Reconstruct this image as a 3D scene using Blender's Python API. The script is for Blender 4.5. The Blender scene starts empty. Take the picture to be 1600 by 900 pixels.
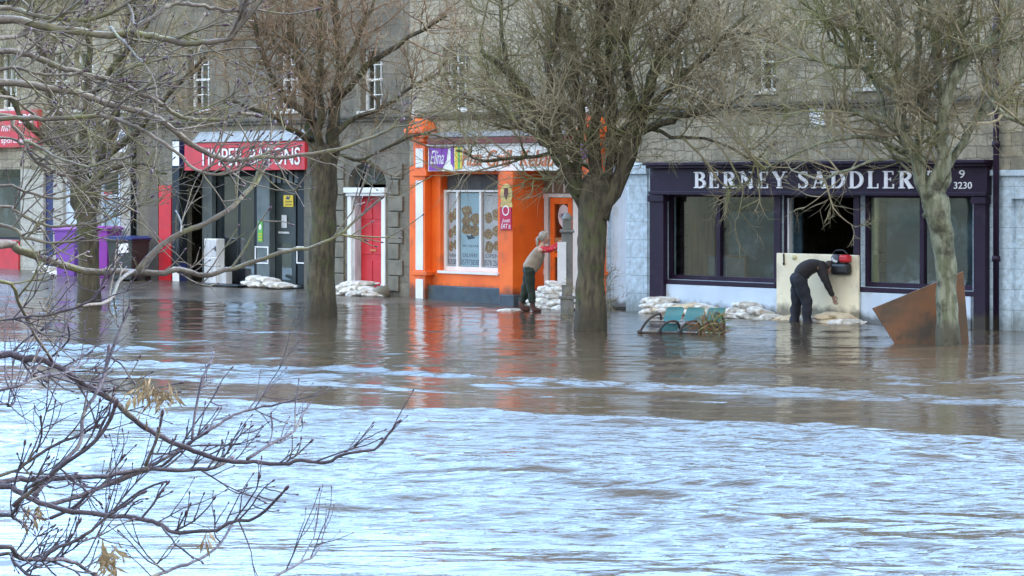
import bpy, math, random
import numpy as np
from mathutils import Vector, Matrix, noise
R = math.radians
scene = bpy.context.scene
COL = scene.collection
random.seed(7)

# ------------------------------------------------------------------ camera, light, exposure
CAMZ, F, HOR = 2.56, 4000.0, 287.0
cam_d = bpy.data.cameras.new('camera'); cam = bpy.data.objects.new('camera', cam_d); COL.objects.link(cam)
cam.location = (0, 0, CAMZ); cam.rotation_euler = (R(90), 0, 0)
cam_d.sensor_width = 36; cam_d.lens = F/1600*36; cam_d.shift_y = -(450-HOR)/1600
cam_d.clip_start = 0.1; cam_d.clip_end = 3000
scene.camera = cam
SUN_EL = 30.0
SUN_DIR = Vector((0.86*math.cos(R(SUN_EL)), 0.51*math.cos(R(SUN_EL)), math.sin(R(SUN_EL)))).normalized()
world = bpy.data.worlds.new('World'); scene.world = world; world.use_nodes = True
wt = world.node_tree; wt.nodes.clear()
def WN(t, **k):
    n = wt.nodes.new(t)
    for a, b in k.items(): setattr(n, a, b)
    return n
wout = WN('ShaderNodeOutputWorld'); wbg = WN('ShaderNodeBackground'); wbg.inputs['Strength'].default_value = 0.115
sky = WN('ShaderNodeTexSky'); sky.sky_type = 'NISHITA'; sky.sun_disc = False
sky.sun_elevation = R(SUN_EL); sky.sun_rotation = math.atan2(SUN_DIR.x, SUN_DIR.y)
sky.air_density = 1.0; sky.dust_density = 0.6; sky.ozone_density = 2.0
tc = WN('ShaderNodeTexCoord'); mp = WN('ShaderNodeMapping'); mp.inputs['Scale'].default_value = (1.6, 1.6, 4.0)
nz = WN('ShaderNodeTexNoise'); nz.inputs['Scale'].default_value = 1.7; nz.inputs['Detail'].default_value = 7; nz.inputs['Roughness'].default_value = .55
rmp = WN('ShaderNodeValToRGB'); rmp.color_ramp.elements[0].position = .42; rmp.color_ramp.elements[1].position = .66
rmp.color_ramp.elements[0].color = (.42, .42, .42, 1); rmp.color_ramp.elements[1].color = (.9, .9, .9, 1)
wmx = WN('ShaderNodeMix', data_type='RGBA'); wmx.inputs['B'].default_value = (8.0, 10.6, 14.6, 1)
L = wt.links.new
spw = WN('ShaderNodeSeparateXYZ'); L(tc.outputs['Generated'], spw.inputs[0]); rw = WN('ShaderNodeMapRange'); rw.inputs[1].default_value = -.2; rw.inputs[2].default_value = .6; L(spw.outputs['Y'], rw.inputs[0])
cmx = WN('ShaderNodeMix', data_type='RGBA'); cmx.inputs['A'].default_value = (9.2, 9.5, 9.8, 1); cmx.inputs['B'].default_value = (10.8, 20.5, 35.0, 1); L(rw.outputs[0], cmx.inputs['Factor']); L(cmx.outputs['Result'], wmx.inputs['B'])
L(tc.outputs['Generated'], mp.inputs['Vector']); L(mp.outputs[0], nz.inputs['Vector']); L(nz.outputs['Fac'], rmp.inputs['Fac'])
L(rmp.outputs['Color'], wmx.inputs['Factor']); L(sky.outputs['Color'], wmx.inputs['A']); L(wmx.outputs['Result'], wbg.inputs['Color']); L(wbg.outputs[0], wout.inputs['Surface'])
sun_d = bpy.data.lights.new('sun', 'SUN'); sun_d.energy = 2.0; sun_d.angle = R(.5); sun_d.color = (1, .95, .87)
sun = bpy.data.objects.new('sun', sun_d); COL.objects.link(sun); sun.rotation_euler = SUN_DIR.to_track_quat('Z', 'Y').to_euler(); sun.location = (0, 0, 50)
scene.view_settings.view_transform = 'Standard'; scene.view_settings.look = 'None'
scene.view_settings.exposure = 1.9; scene.view_settings.gamma = 1; scene.view_settings.use_curve_mapping = False
scene.cycles.max_bounces = 6; scene.cycles.transparent_max_bounces = 8

# ------------------------------------------------------------------ frames
P0 = Vector((-8.48, 64.0, 0)); P1 = Vector((8.60, 44.69, 0))
E = (P1-P0).normalized(); NRM = Vector((E.y, -E.x, 0)).normalized()
if NRM.y > 0: NRM = -NRM
PN = P0.dot(NRM)
FM = Matrix(((E.x, -NRM.x, 0, P0.x), (E.y, -NRM.y, 0, P0.y), (0, 0, 1, 0), (0, 0, 0, 1)))   # facade frame: x along, y into the wall, z up
def depth(px, d=0):
    a = (px-800)/F
    return (d+PN)/(a*NRM.x+NRM.y)
def U(px, d=0):
    Y = depth(px, d); p = Vector(((px-800)/F*Y, Y, 0))-P0
    return p.dot(E)
def Zz(py, px, d=0): return CAMZ-(py-HOR)/F*depth(px, d)
def W(px, py, Y): return Vector(((px-800)/F*Y, Y, CAMZ-(py-HOR)/F*Y))
def FW(u, d, z): return P0+E*u+NRM*d+Vector((0, 0, z))

# ------------------------------------------------------------------ mesh builder
class MB:
    def __init__(s): s.v = []; s.f = []; s.m = []
    def quad(s, pts, mi=0):
        i = len(s.v); s.v += [tuple(p) for p in pts]; s.f.append(tuple(range(i, i+len(pts)))); s.m.append(mi)
    def box(s, x0, x1, y0, y1, z0, z1, mi=0, rot=None, c=None):
        if x0 > x1: x0, x1 = x1, x0
        if y0 > y1: y0, y1 = y1, y0
        if z0 > z1: z0, z1 = z1, z0
        i = len(s.v)
        P = [Vector((x, y, z)) for z in (z0, z1) for y in (y0, y1) for x in (x0, x1)]
        if rot is not None: P = [c+rot@(p-c) for p in P]
        s.v += [tuple(p) for p in P]
        for f in ((0, 2, 3, 1), (4, 5, 7, 6), (0, 1, 5, 4), (2, 6, 7, 3), (0, 4, 6, 2), (1, 3, 7, 5)):
            s.f.append(tuple(i+k for k in f)); s.m.append(mi)
        return s
    def prism(s, poly, y0, y1, mi=0):          # poly in x,z ; extruded along y
        n = len(poly); i = len(s.v)
        s.v += [(x, y0, z) for x, z in poly]+[(x, y1, z) for x, z in poly]
        s.f.append(tuple(range(i, i+n))); s.f.append(tuple(range(i+2*n-1, i+n-1, -1))); s.m += [mi, mi]
        for k in range(n):
            s.f.append((i+k, i+n+k, i+n+(k+1) % n, i+(k+1) % n)); s.m.append(mi)
        return s
    def tube(s, pts, rad, n=6, mi=0, cap=True, jit=0):
        pts = [Vector(p) for p in pts]; i0 = len(s.v); up = Vector((0.31, .2, .93)); k = len(pts)
        t0 = (pts[1]-pts[0]).normalized()
        a = t0.cross(up)
        if a.length < 1e-3: a = t0.cross(Vector((1, 0, 0)))
        a.normalize()
        for j, p in enumerate(pts):
            t = (pts[min(j+1, k-1)]-pts[max(j-1, 0)])
            if t.length < 1e-9: t = t0.copy()
            t.normalize(); a = (a-t*a.dot(t))
            if a.length < 1e-6: a = t.orthogonal()
            a.normalize(); b = t.cross(a); r = rad[j] if hasattr(rad, '__len__') else rad
            for q in range(n):
                an = 2*math.pi*q/n; rr = r*(1+jit*math.sin(3*an+j*.7)+jit*(random.random()-.5))
                s.v.append(tuple(p+a*(math.cos(an)*rr)+b*(math.sin(an)*rr)))
        for j in range(k-1):
            for q in range(n):
                s.f.append((i0+j*n+q, i0+j*n+(q+1) % n, i0+(j+1)*n+(q+1) % n, i0+(j+1)*n+q)); s.m.append(mi)
        if cap and n > 2:
            s.f.append(tuple(i0+q for q in reversed(range(n)))); s.f.append(tuple(i0+(k-1)*n+q for q in range(n))); s.m += [mi, mi]
        return s
    def lathe(s, c, prof, n=16, mi=0):          # prof: (r, z) list, vertical axis
        return s.tube([(c[0], c[1], c[2]+z) for r, z in prof], [max(r, .001) for r, z in prof], n, mi)
    def blob(s, c, rx, ry, rz, n=8, m=6, mi=0, rot=None, jit=0):
        i0 = len(s.v); c = Vector(c)
        for j in range(m+1):
            th = math.pi*j/m
            for q in range(n):
                ph = 2*math.pi*q/n; k = 1+jit*(random.random()-.5)
                p = Vector((rx*math.sin(th)*math.cos(ph)*k, ry*math.sin(th)*math.sin(ph)*k, rz*math.cos(th)*k))
                if rot is not None: p = rot@p
                s.v.append(tuple(c+p))
        for j in range(m):
            for q in range(n):
                s.f.append((i0+j*n+q, i0+(j+1)*n+q, i0+(j+1)*n+(q+1) % n, i0+j*n+(q+1) % n)); s.m.append(mi)
        return s
    def add_mesh(s, me, fn, mi=0):
        i0 = len(s.v); s.v += [tuple(fn(v.co)) for v in me.vertices]
        for p in me.polygons: s.f.append(tuple(i0+k for k in p.vertices)); s.m.append(mi)
    def build(s, name, mats, parent=None, smooth=False, bevel=0):
        me = bpy.data.meshes.new(name); me.from_pydata(s.v, [], s.f)
        if not isinstance(mats, (list, tuple)): mats = [mats]
        for m in mats: me.materials.append(m)
        if len(mats) > 1: me.polygons.foreach_set('material_index', s.m)
        if smooth: me.polygons.foreach_set('use_smooth', [True]*len(me.polygons))
        me.validate(); me.update()
        o = bpy.data.objects.new(name, me); COL.objects.link(o)
        if parent is not None: o.parent = parent
        if bevel:
            b = o.modifiers.new('bevel', 'BEVEL'); b.width = bevel; b.segments = 2; b.limit_method = 'ANGLE'
        return o
def tag(o, label=None, cat=None, group=None, kind=None):
    if label: o['label'] = label
    if cat: o['category'] = cat
    if group: o['group'] = group
    if kind: o['kind'] = kind
    return o
def empty(name, mat):
    o = bpy.data.objects.new(name, None); COL.objects.link(o); o.matrix_world = mat; o.empty_display_size = .2; return o

# ------------------------------------------------------------------ materials
def mat(name, c1, c2=None, scale=4, rough=.7, bump=0, metal=0, detail=6, stretch=(1, 1, 1), c3=None, t3=.62, s3=1.3, spec=.5, lo=.35, hi=.65, bscale=None, wet=None, bdist=.02, dens_hi=None):
    m = bpy.data.materials.new(name); m.use_nodes = True; t = m.node_tree; b = t.nodes['Principled BSDF']
    b.inputs['Roughness'].default_value = rough; b.inputs['Metallic'].default_value = metal; b.inputs['Specular IOR Level'].default_value = spec
    N = t.nodes.new; K = t.links.new
    tc = N('ShaderNodeTexCoord'); mp = N('ShaderNodeMapping'); mp.inputs['Scale'].default_value = stretch; K(tc.outputs['Object'], mp.inputs['Vector'])
    if c2 is None: c2 = tuple(x*.8 for x in c1)
    nz = N('ShaderNodeTexNoise'); nz.inputs['Scale'].default_value = scale; nz.inputs['Detail'].default_value = detail; K(mp.outputs[0], nz.inputs['Vector'])
    r = N('ShaderNodeMapRange'); r.inputs[1].default_value = lo; r.inputs[2].default_value = hi; K(nz.outputs['Fac'], r.inputs[0])
    mx = N('ShaderNodeMix'); mx.data_type = 'RGBA'; mx.inputs['A'].default_value = (*c1, 1); mx.inputs['B'].default_value = (*c2, 1); K(r.outputs[0], mx.inputs['Factor'])
    out = mx.outputs['Result']
    if c3 is not None:
        n3 = N('ShaderNodeTexNoise'); n3.inputs['Scale'].default_value = s3; n3.inputs['Detail'].default_value = 8; n3.inputs['Roughness'].default_value = .65; K(tc.outputs['Object'], n3.inputs['Vector'])
        r3 = N('ShaderNodeMapRange'); r3.inputs[1].default_value = t3-.06; r3.inputs[2].default_value = t3+.08; K(n3.outputs['Fac'], r3.inputs[0])
        m3 = N('ShaderNodeMix'); m3.data_type = 'RGBA'; m3.inputs['B'].default_value = (*c3, 1); K(out, m3.inputs['A']); K(r3.outputs[0], m3.inputs['Factor']); out = m3.outputs['Result']
    if wet:
        sz = N('ShaderNodeSeparateXYZ'); K(tc.outputs['Object'], sz.inputs[0]); nw = N('ShaderNodeTexNoise'); nw.inputs['Scale'].default_value = 5; nw.inputs['Detail'].default_value = 6; K(tc.outputs['Object'], nw.inputs['Vector'])
        aw = N('ShaderNodeMath'); aw.operation = 'MULTIPLY_ADD'; aw.inputs[1].default_value = -.35; K(nw.outputs['Fac'], aw.inputs[0]); K(sz.outputs['Z'], aw.inputs[2])
        rw_ = N('ShaderNodeMapRange'); rw_.inputs[1].default_value = wet-.15; rw_.inputs[2].default_value = wet-.30; rw_.inputs[4].default_value = .8; K(aw.outputs[0], rw_.inputs[0])
        mw = N('ShaderNodeMix'); mw.data_type = 'RGBA'; mw.inputs['B'].default_value = (.05, .042, .028, 1); K(out, mw.inputs['A']); K(rw_.outputs[0], mw.inputs['Factor']); out = mw.outputs['Result']
    K(out, b.inputs['Base Color'])
    if bump:
        nb = N('ShaderNodeTexNoise'); nb.inputs['Scale'].default_value = bscale or scale*4; nb.inputs['Detail'].default_value = 5; K(mp.outputs[0], nb.inputs['Vector'])
        bp = N('ShaderNodeBump'); bp.inputs['Strength'].default_value = bump; bp.inputs['Distance'].default_value = bdist; K(nb.outputs['Fac'], bp.inputs['Height']); K(bp.outputs[0], b.inputs['Normal'])
    return m

def masonry(name, c1, c2, mortar, bw=.55, bh=.28, ms=.012, jitter=.02, stain=(.1, .095, .075), bump=.6, tstain=.55, dampz=None):
    m = bpy.data.materials.new(name); m.use_nodes = True; t = m.node_tree; b = t.nodes['Principled BSDF']; b.inputs['Roughness'].default_value = .9
    N = t.nodes.new; K = t.links.new
    tc = N('ShaderNodeTexCoord'); sp = N('ShaderNodeSeparateXYZ'); K(tc.outputs['Object'], sp.inputs[0])
    ad = N('ShaderNodeMath'); ad.operation = 'ADD'; K(sp.outputs['X'], ad.inputs[0]); K(sp.outputs['Y'], ad.inputs[1])
    cb = N('ShaderNodeCombineXYZ'); K(ad.outputs[0], cb.inputs['X']); K(sp.outputs['Z'], cb.inputs['Y'])
    nw = N('ShaderNodeTexNoise'); nw.inputs['Scale'].default_value = 2.5; K(tc.outputs['Object'], nw.inputs['Vector'])
    sc = N('ShaderNodeVectorMath'); sc.operation = 'SCALE'; sc.inputs['Scale'].default_value = jitter*3; K(nw.outputs['Color'], sc.inputs[0])
    va = N('ShaderNodeVectorMath'); va.operation = 'ADD'; K(cb.outputs[0], va.inputs[0]); K(sc.outputs[0], va.inputs[1])
    br = N('ShaderNodeTexBrick'); K(va.outputs[0], br.inputs['Vector'])
    br.inputs['Color1'].default_value = (*c1, 1); br.inputs['Color2'].default_value = (*c2, 1); br.inputs['Mortar'].default_value = (*mortar, 1)
    br.inputs['Scale'].default_value = 1; br.inputs['Brick Width'].default_value = bw; br.inputs['Row Height'].default_value = bh; br.inputs['Mortar Size'].default_value = ms; br.inputs['Mortar Smooth'].default_value = .3
    n2 = N('ShaderNodeTexNoise'); n2.inputs['Scale'].default_value = 9; n2.inputs['Detail'].default_value = 9; n2.inputs['Roughness'].default_value = .7; K(tc.outputs['Object'], n2.inputs['Vector'])
    mr = N('ShaderNodeMapRange'); mr.inputs[1].default_value = .3; mr.inputs[2].default_value = .7; mr.inputs[3].default_value = .62; mr.inputs[4].default_value = 1.3; K(n2.outputs['Fac'], mr.inputs[0])
    mu = N('ShaderNodeVectorMath'); mu.operation = 'SCALE'; K(br.outputs['Color'], mu.inputs[0]); K(mr.outputs[0], mu.inputs['Scale'])
    n3 = N('ShaderNodeTexNoise'); n3.inputs['Scale'].default_value = 1.1; n3.inputs['Detail'].default_value = 8; n3.inputs['Roughness'].default_value = .7
    mp = N('ShaderNodeMapping'); mp.inputs['Scale'].default_value = (1.4, 1.4, .55); K(tc.outputs['Object'], mp.inputs['Vector']); K(mp.outputs[0], n3.inputs['Vector'])
    r3 = N('ShaderNodeMapRange'); r3.inputs[1].default_value = tstain-.08; r3.inputs[2].default_value = tstain+.12; r3.inputs[4].default_value = .75; K(n3.outputs['Fac'], r3.inputs[0])
    mx = N('ShaderNodeMix'); mx.data_type = 'RGBA'; mx.inputs['B'].default_value = (*stain, 1); K(mu.outputs[0], mx.inputs['A']); K(r3.outputs[0], mx.inputs['Factor'])
    out = mx.outputs['Result']
    if dampz:
        nd = N('ShaderNodeMath'); nd.operation = 'MULTIPLY_ADD'; K(n3.outputs['Fac'], nd.inputs[0]); nd.inputs[1].default_value = -.7; K(sp.outputs['Z'], nd.inputs[2])
        rd = N('ShaderNodeMapRange'); rd.inputs[1].default_value = dampz; rd.inputs[2].default_value = dampz-.4; rd.inputs[4].default_value = .55; K(nd.outputs[0], rd.inputs[0])
        md = N('ShaderNodeMix'); md.data_type = 'RGBA'; md.inputs['B'].default_value = (.09, .095, .06, 1); K(out, md.inputs['A']); K(rd.outputs[0], md.inputs['Factor']); out = md.outputs['Result']
    K(out, b.inputs['Base Color'])
    sb = N('ShaderNodeMath'); sb.operation = 'MULTIPLY_ADD'; K(br.outputs['Fac'], sb.inputs[0]); sb.inputs[1].default_value = -1; K(n2.outputs['Fac'], sb.inputs[2])
    bp = N('ShaderNodeBump'); bp.inputs['Strength'].default_value = bump; bp.inputs['Distance'].default_value = .015; K(sb.outputs[0], bp.inputs['Height']); K(bp.outputs[0], b.inputs['Normal'])
    return m

M = {}
M['rubble'] = masonry('rubble_stone', (.38, .34, .25), (.26, .23, .165), (.19, .17, .125), .5, .22, .014, .05)
M['ashlar'] = masonry('ashlar_stone', (.38, .345, .26), (.29, .26, .195), (.12, .11, .085), .8, .33, .008, .006, tstain=.6)
M['grey_render'] = masonry('grey_render', (.20, .18, .135), (.165, .145, .11), (.10, .09, .07), .9, .36, .006, .004, bump=.25, stain=(.075, .075, .06), tstain=.52)
M['quoin'] = mat('quoin_stone', (.22, .20, .155), (.14, .13, .10), 3, .9, .5)
M['pale_stone'] = masonry('pale_stone', (.42, .41, .36), (.37, .36, .31), (.25, .24, .2), .7, .3, .006, .004, tstain=.62)
M['blue_wall'] = masonry('pale_blue_wall', (.50, .60, .68), (.46, .565, .64), (.26, .33, .38), .8, .36, .006, .004, stain=(.40, .47, .50), bump=.35, tstain=.66, dampz=.12)
M['blue_paint'] = mat('pale_blue_paint', (.56, .65, .76), (.50, .59, .69), 2.5, .5, .1, c3=(.40, .43, .44), t3=.62, wet=.22)
M['purple'] = mat('dark_purple_paint', (.020, .007, .026), (.013, .005, .018), 3, .5, .05, spec=.3, c3=(.045, .028, .052), t3=.62, wet=.3)
M['white'] = mat('white_paint', (.80, .80, .78), (.70, .70, .68), 3, .4)
M['greywhite'] = mat('weathered_white', (.62, .62, .62), (.40, .40, .40), 6, .5, stretch=(1, 1, .3))
M['letter'] = mat('letter_white', (.82, .82, .84), (.7, .7, .74), 5, .4)
M['orange'] = mat('orange_paint', (.92, .17, .016), (.80, .125, .012), 1.6, .5, .12, c3=(.50, .11, .03), t3=.60, wet=.36)
M['red'] = mat('red_paint', (.58, .022, .032), (.48, .018, .026), 2, .35, .04)
M['redsign'] = mat('red_sign', (.55, .035, .045), (.46, .028, .038), 3, .4, c3=(.38, .05, .05), t3=.64)
M['darkred'] = mat('dark_red', (.16, .03, .025), None, 4, .6)
M['slate_paint'] = mat('dark_blue_grey_paint', (.010, .015, .019), (.006, .009, .012), 3, .55, spec=.3)
M['slate_mid'] = mat('mid_grey_paint', (.12, .145, .145), (.08, .10, .10), 3, .5)
M['navy'] = mat('navy_paint', (.02, .03, .13), (.015, .022, .09), 3, .4)
M['black'] = mat('black_paint', (.012, .012, .014), None, 4, .4)
M['lead'] = mat('lead_sheet', (.34, .36, .38), (.22, .24, .25), 6, .6, .2)
M['plinth'] = mat('plinth_blue_grey', (.055, .08, .10), (.035, .05, .065), 4, .6, .2, c3=(.09, .085, .07), t3=.6)
M['purple_sign'] = mat('purple_sign', (.22, .035, .38), (.17, .028, .3), 3, .4)
M['green_s'] = mat('green_stripe', (.12, .45, .08), None, 4, .5)
M['yellow'] = mat('yellow', (.82, .62, .03), (.72, .54, .03), 4, .5)
M['gold'] = mat('brown_orange_lettering', (.60, .20, .06), (.42, .12, .05), 5, .5)
M['poster_a'] = mat('poster_pinkish', (.74, .64, .66), (.60, .52, .55), 3, .5)
M['poster_b'] = mat('poster_bluish', (.50, .62, .70), (.42, .54, .62), 3, .5)
M['food'] = mat('food_picture', (.42, .17, .07), (.20, .07, .03), 30, .6, c3=(.55, .42, .2), t3=.55, s3=18)
M['ink'] = mat('dark_ink', (.05, .06, .12), None, 4, .5)
M['slate_roof'] = mat('slate_roof', (.09, .10, .11), (.06, .065, .075), 6, .6, .3)
M['cream'] = mat('cream_board', (.84, .76, .56), (.80, .70, .50), 1.2, .6, .15, c3=(.60, .52, .38), t3=.58, wet=.28)
M['curtain'] = mat('brown_curtain', (.13, .065, .03), (.03, .02, .015), 5, .8, stretch=(4, 1, .3))
M['shelf'] = mat('dull_shelf', (.10, .10, .10), (.05, .055, .06), 3, .8)
M['windowteal'] = mat('teal_window_tone', (.025, .065, .09), (.008, .018, .026), 1.6, .8, stretch=(.5, 1, 1.6), c3=(.10, .15, .18), t3=.56)  # bluish mottling painted in for reflections in the saddlery glass
M['creamcurtain'] = mat('yellow_cream_curtain', (.45, .42, .22), (.28, .27, .15), 8, .8, stretch=(6, 1, .2))
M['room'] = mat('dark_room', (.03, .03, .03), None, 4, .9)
M['carpet_red'] = mat('maroon_backing', (.13, .02, .03), (.08, .015, .02), 3, .7)
def glass(name, tint=(.93, .97, .98)):
    m = bpy.data.materials.new(name); m.use_nodes = True; t = m.node_tree; t.nodes.clear(); N = t.nodes.new; K = t.links.new
    o = N('ShaderNodeOutputMaterial'); mx = N('ShaderNodeMixShader'); tr = N('ShaderNodeBsdfTransparent'); gl = N('ShaderNodeBsdfGlossy'); fr = N('ShaderNodeLayerWeight')
    tr.inputs['Color'].default_value = (*tint, 1); gl.inputs['Roughness'].default_value = .03; fr.inputs['Blend'].default_value = .5
    pw = N('ShaderNodeMath'); pw.operation = 'POWER'; pw.inputs[1].default_value = 3.2; ma = N('ShaderNodeMath'); ma.operation = 'MULTIPLY_ADD'; ma.inputs[1].default_value = .8; ma.inputs[2].default_value = .11
    K(fr.outputs['Facing'], pw.inputs[0]); K(pw.outputs[0], ma.inputs[0]); K(ma.outputs[0], mx.inputs[0])
    K(tr.outputs[0], mx.inputs[1]); K(gl.outputs[0], mx.inputs[2]); K(mx.outputs[0], o.inputs['Surface'])
    return m
M['glass'] = glass('window_glass')

# ------------------------------------------------------------------ lettering
def text_mesh(txt, size=1.0, shear=0, extrude=0.0):
    cu = bpy.data.curves.new('lettering', 'FONT'); cu.body = txt; cu.size = size; cu.shear = shear; cu.extrude = extrude; cu.resolution_u = 3
    o = bpy.data.objects.new('lettering', cu); COL.objects.link(o)
    bpy.context.view_layer.update()
    me = bpy.data.meshes.new_from_object(o.evaluated_get(bpy.context.evaluated_depsgraph_get()))
    bpy.data.objects.remove(o); return me
def put_text(mb, txt, u0, u1, z0, z1, d, mi=0, shear=0, ext=.004):
    me = text_mesh(txt, 1, shear, .5)
    xs = [v.co.x for v in me.vertices]; ys = [v.co.y for v in me.vertices]
    ax, bx, ay, by = min(xs), max(xs), min(ys), max(ys)
    mb.add_mesh(me, lambda c: (u0+(c.x-ax)/(bx-ax)*(u1-u0), -d-ext*(c.z+.5), z0+(c.y-ay)/(by-ay)*(z1-z0)), mi)
TK, TN = .19, .075
def arcp(cx, cy, rx, ry, a0, a1, n=10): return [(cx+rx*math.cos(R(a0+(a1-a0)*i/n)), cy+ry*math.sin(R(a0+(a1-a0)*i/n))) for i in range(n+1)]
GL = {  # strokes: (points, widths)
 'B': (.72, [([(.2, 0), (.2, 1)], TK), (arcp(.3, .745, .3, .22, 90, -90), 'c'), (arcp(.3, .27, .37, .25, 90, -90), 'c'), ([(.03, .03), (.3, .03)], .06), ([(.03, .97), (.3, .97)], .06), ([(.2, .52), (.32, .52)], .06)]),
 'E': (.68, [([(.2, 0), (.2, 1)], TK), ([(.03, .03), (.62, .03)], .065), ([(.03, .97), (.6, .97)], .065), ([(.2, .52), (.45, .52)], .065), ([(.6, 0), (.6, .25)], .06), ([(.58, .78), (.58, 1)], .06), ([(.45, .42), (.45, .62)], .05)]),
 'R': (.8, [([(.2, 0), (.2, 1)], TK), (arcp(.3, .74, .33, .23, 90, -90), 'c'), ([(.03, .03), (.37, .03)], .06), ([(.03, .97), (.3, .97)], .06), ([(.2, .51), (.34, .51)], .06), ([(.4, .5), (.7, .02)], .2), ([(.55, .03), (.85, .03)], .06)]),
 'N': (.9, [([(.2, 0), (.2, 1)], TN), ([(.16, 1), (.76, 0)], .22), ([(.76, 0), (.76, 1)], TN), ([(.05, .03), (.36, .03)], .06), ([(.02, .97), (.26, .97)], .06), ([(.6, .97), (.92, .97)], .06)]),
 'Y': (.82, [([(.14, 1), (.44, .45)], .2), ([(.74, 1), (.47, .45)], TN), ([(.44, 0), (.44, .48)], TK), ([(0, .97), (.32, .97)], .06), ([(.6, .97), (.88, .97)], .06), ([(.27, .03), (.61, .03)], .06)]),
 'S': (.62, [([(.52, .74), (.49, .88), (.4, .96), (.27, .96), (.14, .88), (.11, .74), (.2, .61), (.38, .48), (.5, .36), (.52, .22), (.43, .07), (.28, .03), (.16, .07), (.08, .2)], 's'), ([(.53, .72), (.53, 1)], .045), ([(.07, 0), (.07, .28)], .045)]),
 'A': (.9, [([(.14, 0), (.43, 1)], TN), ([(.42, 1), (.74, 0)], .22), ([(.22, .32), (.62, .32)], .06), ([(0, .03), (.28, .03)], .06), ([(.58, .03), (.9, .03)], .06)]),
 'D': (.86, [([(.2, 0), (.2, 1)], TK), (arcp(.28, .5, .47, .47, 90, -90, 14), 'c'), ([(.03, .03), (.3, .03)], .06), ([(.03, .97), (.3, .97)], .06)]),
 'L': (.68, [([(.2, 0), (.2, 1)], TK), ([(.03, .03), (.6, .03)], .065), ([(.03, .97), (.38, .97)], .06), ([(.6, 0), (.6, .27)], .06)]), ' ': (.5, [])}
def serif_text(mb, txt, u0, u1, z0, z1, d, mi=0, gap=.17):
    tot = sum(GL[c][0]+gap for c in txt)-gap; sx = (u1-u0)/tot; sz = z1-z0; x = 0; k = 0
    for c in txt:
        for pts, w in GL[c][1]:
            n = len(pts); le = []; ri = []
            for i, p in enumerate(pts):
                a = pts[max(i-1, 0)]; b = pts[min(i+1, n-1)]; tx, ty = b[0]-a[0], b[1]-a[1]; l = math.hypot(tx, ty) or 1; nx, ny = -ty/l, tx/l
                if w == 'c': ww = .07+.13*abs(math.sin(math.pi*i/(n-1)))
                elif w == 's': ww = .07+.14*math.exp(-((i-(n-1)/2)/(n*.22))**2)
                else: ww = w
                le.append((p[0]+nx*ww/2, p[1]+ny*ww/2)); ri.append((p[0]-nx*ww/2, p[1]-ny*ww/2))
            dd = d+.012+.0008*(k % 9); k += 1
            for i in range(n-1):
                q = [le[i], le[i+1], ri[i+1], ri[i]]
                mb.prism([(u0+(x+a)*sx, z0+b*sz) for a, b in q], -d, -dd-.0003*(i % 2), mi)
        x += GL[c][0]+gap

# ------------------------------------------------------------------ terrace of buildings
LOW_EAVES = 7.7  # invented height above the frame, kept low so the water reflects more sky
def bx(mb, x0, x1, y0, y1, d1, d0, mi=0):           # pixel box: front face at depth d1, back at d0
    xm = (x0+x1)/2
    return mb.box(U(x0, d1), U(x1, d1), -d1, -d0, Zz(y1, xm, d1), Zz(y0, xm, d1), mi)
def wall_holes(mb, u0, u1, z0, z1, d0, d1, holes, mi=0):
    us = sorted({u0, u1, *[h[0] for h in holes], *[h[1] for h in holes]})
    for a, b in zip(us[:-1], us[1:]):
        hs = sorted([(h[2], h[3]) for h in holes if h[0] <= a+1e-6 and h[1] >= b-1e-6]); z = z0
        for p, q in hs:
            if p > z+1e-6: mb.box(a, b, -d1, -d0, z, p, mi)
            z = max(z, q)
        if z < z1-1e-6: mb.box(a, b, -d1, -d0, z, z1, mi)
def building(name, label, u0, u1, upper, ground, holes_g, holes_u, split=2.9, eaves=LOW_EAVES):
    """front wall in two materials, party walls, back wall, roof"""
    e = empty(name, FM.copy()); tag(e, label, 'building', 'terrace of buildings along the quay')
    mb = MB()
    zs = [(-.6, split, holes_g, 0), (split, eaves, holes_u, 1)]
    for za, zb, hs, mi in zs: wall_holes(mb, u0, u1, za, zb, -.32, 0, hs, mi)
    mb.box(u0, u0+.12, .321, 7.9, -.6, eaves, 1); mb.box(u1-.12, u1, .321, 7.9, -.6, eaves, 1); mb.box(u0, u1, 7.901, 8.1, -.6, eaves, 1)
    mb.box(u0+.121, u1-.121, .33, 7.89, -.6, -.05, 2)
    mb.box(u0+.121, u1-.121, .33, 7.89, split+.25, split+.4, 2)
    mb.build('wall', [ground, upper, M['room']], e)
    r = MB(); r.quad([(u0, -.35, eaves), (u1, -.35, eaves), (u1, 4, eaves+1.9), (u0, 4, eaves+1.9)]); r.quad([(u1, 8.4, eaves), (u0, 8.4, eaves), (u0, 4, eaves+1.9), (u1, 4, eaves+1.9)])  # unseen roof, shaped low to leave sky for the water
    r.quad([(u0, -.35, eaves), (u0, 4, eaves+1.9), (u0, 8.4, eaves)]); r.quad([(u1, -.35, eaves), (u1, 8.4, eaves), (u1, 4, eaves+1.9)]); r.quad([(u0, -.35, eaves), (u0, 8.4, eaves), (u1, 8.4, eaves), (u1, -.35, eaves)])
    ro = r.build('roof', M['slate_roof'], e)
    c = MB(); uc = u0+.6; c.box(uc-.35, uc+.35, 3.5, 4.5, eaves+1.2, eaves+2.7); c.build('chimney', upper, ro)
    return e
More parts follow.
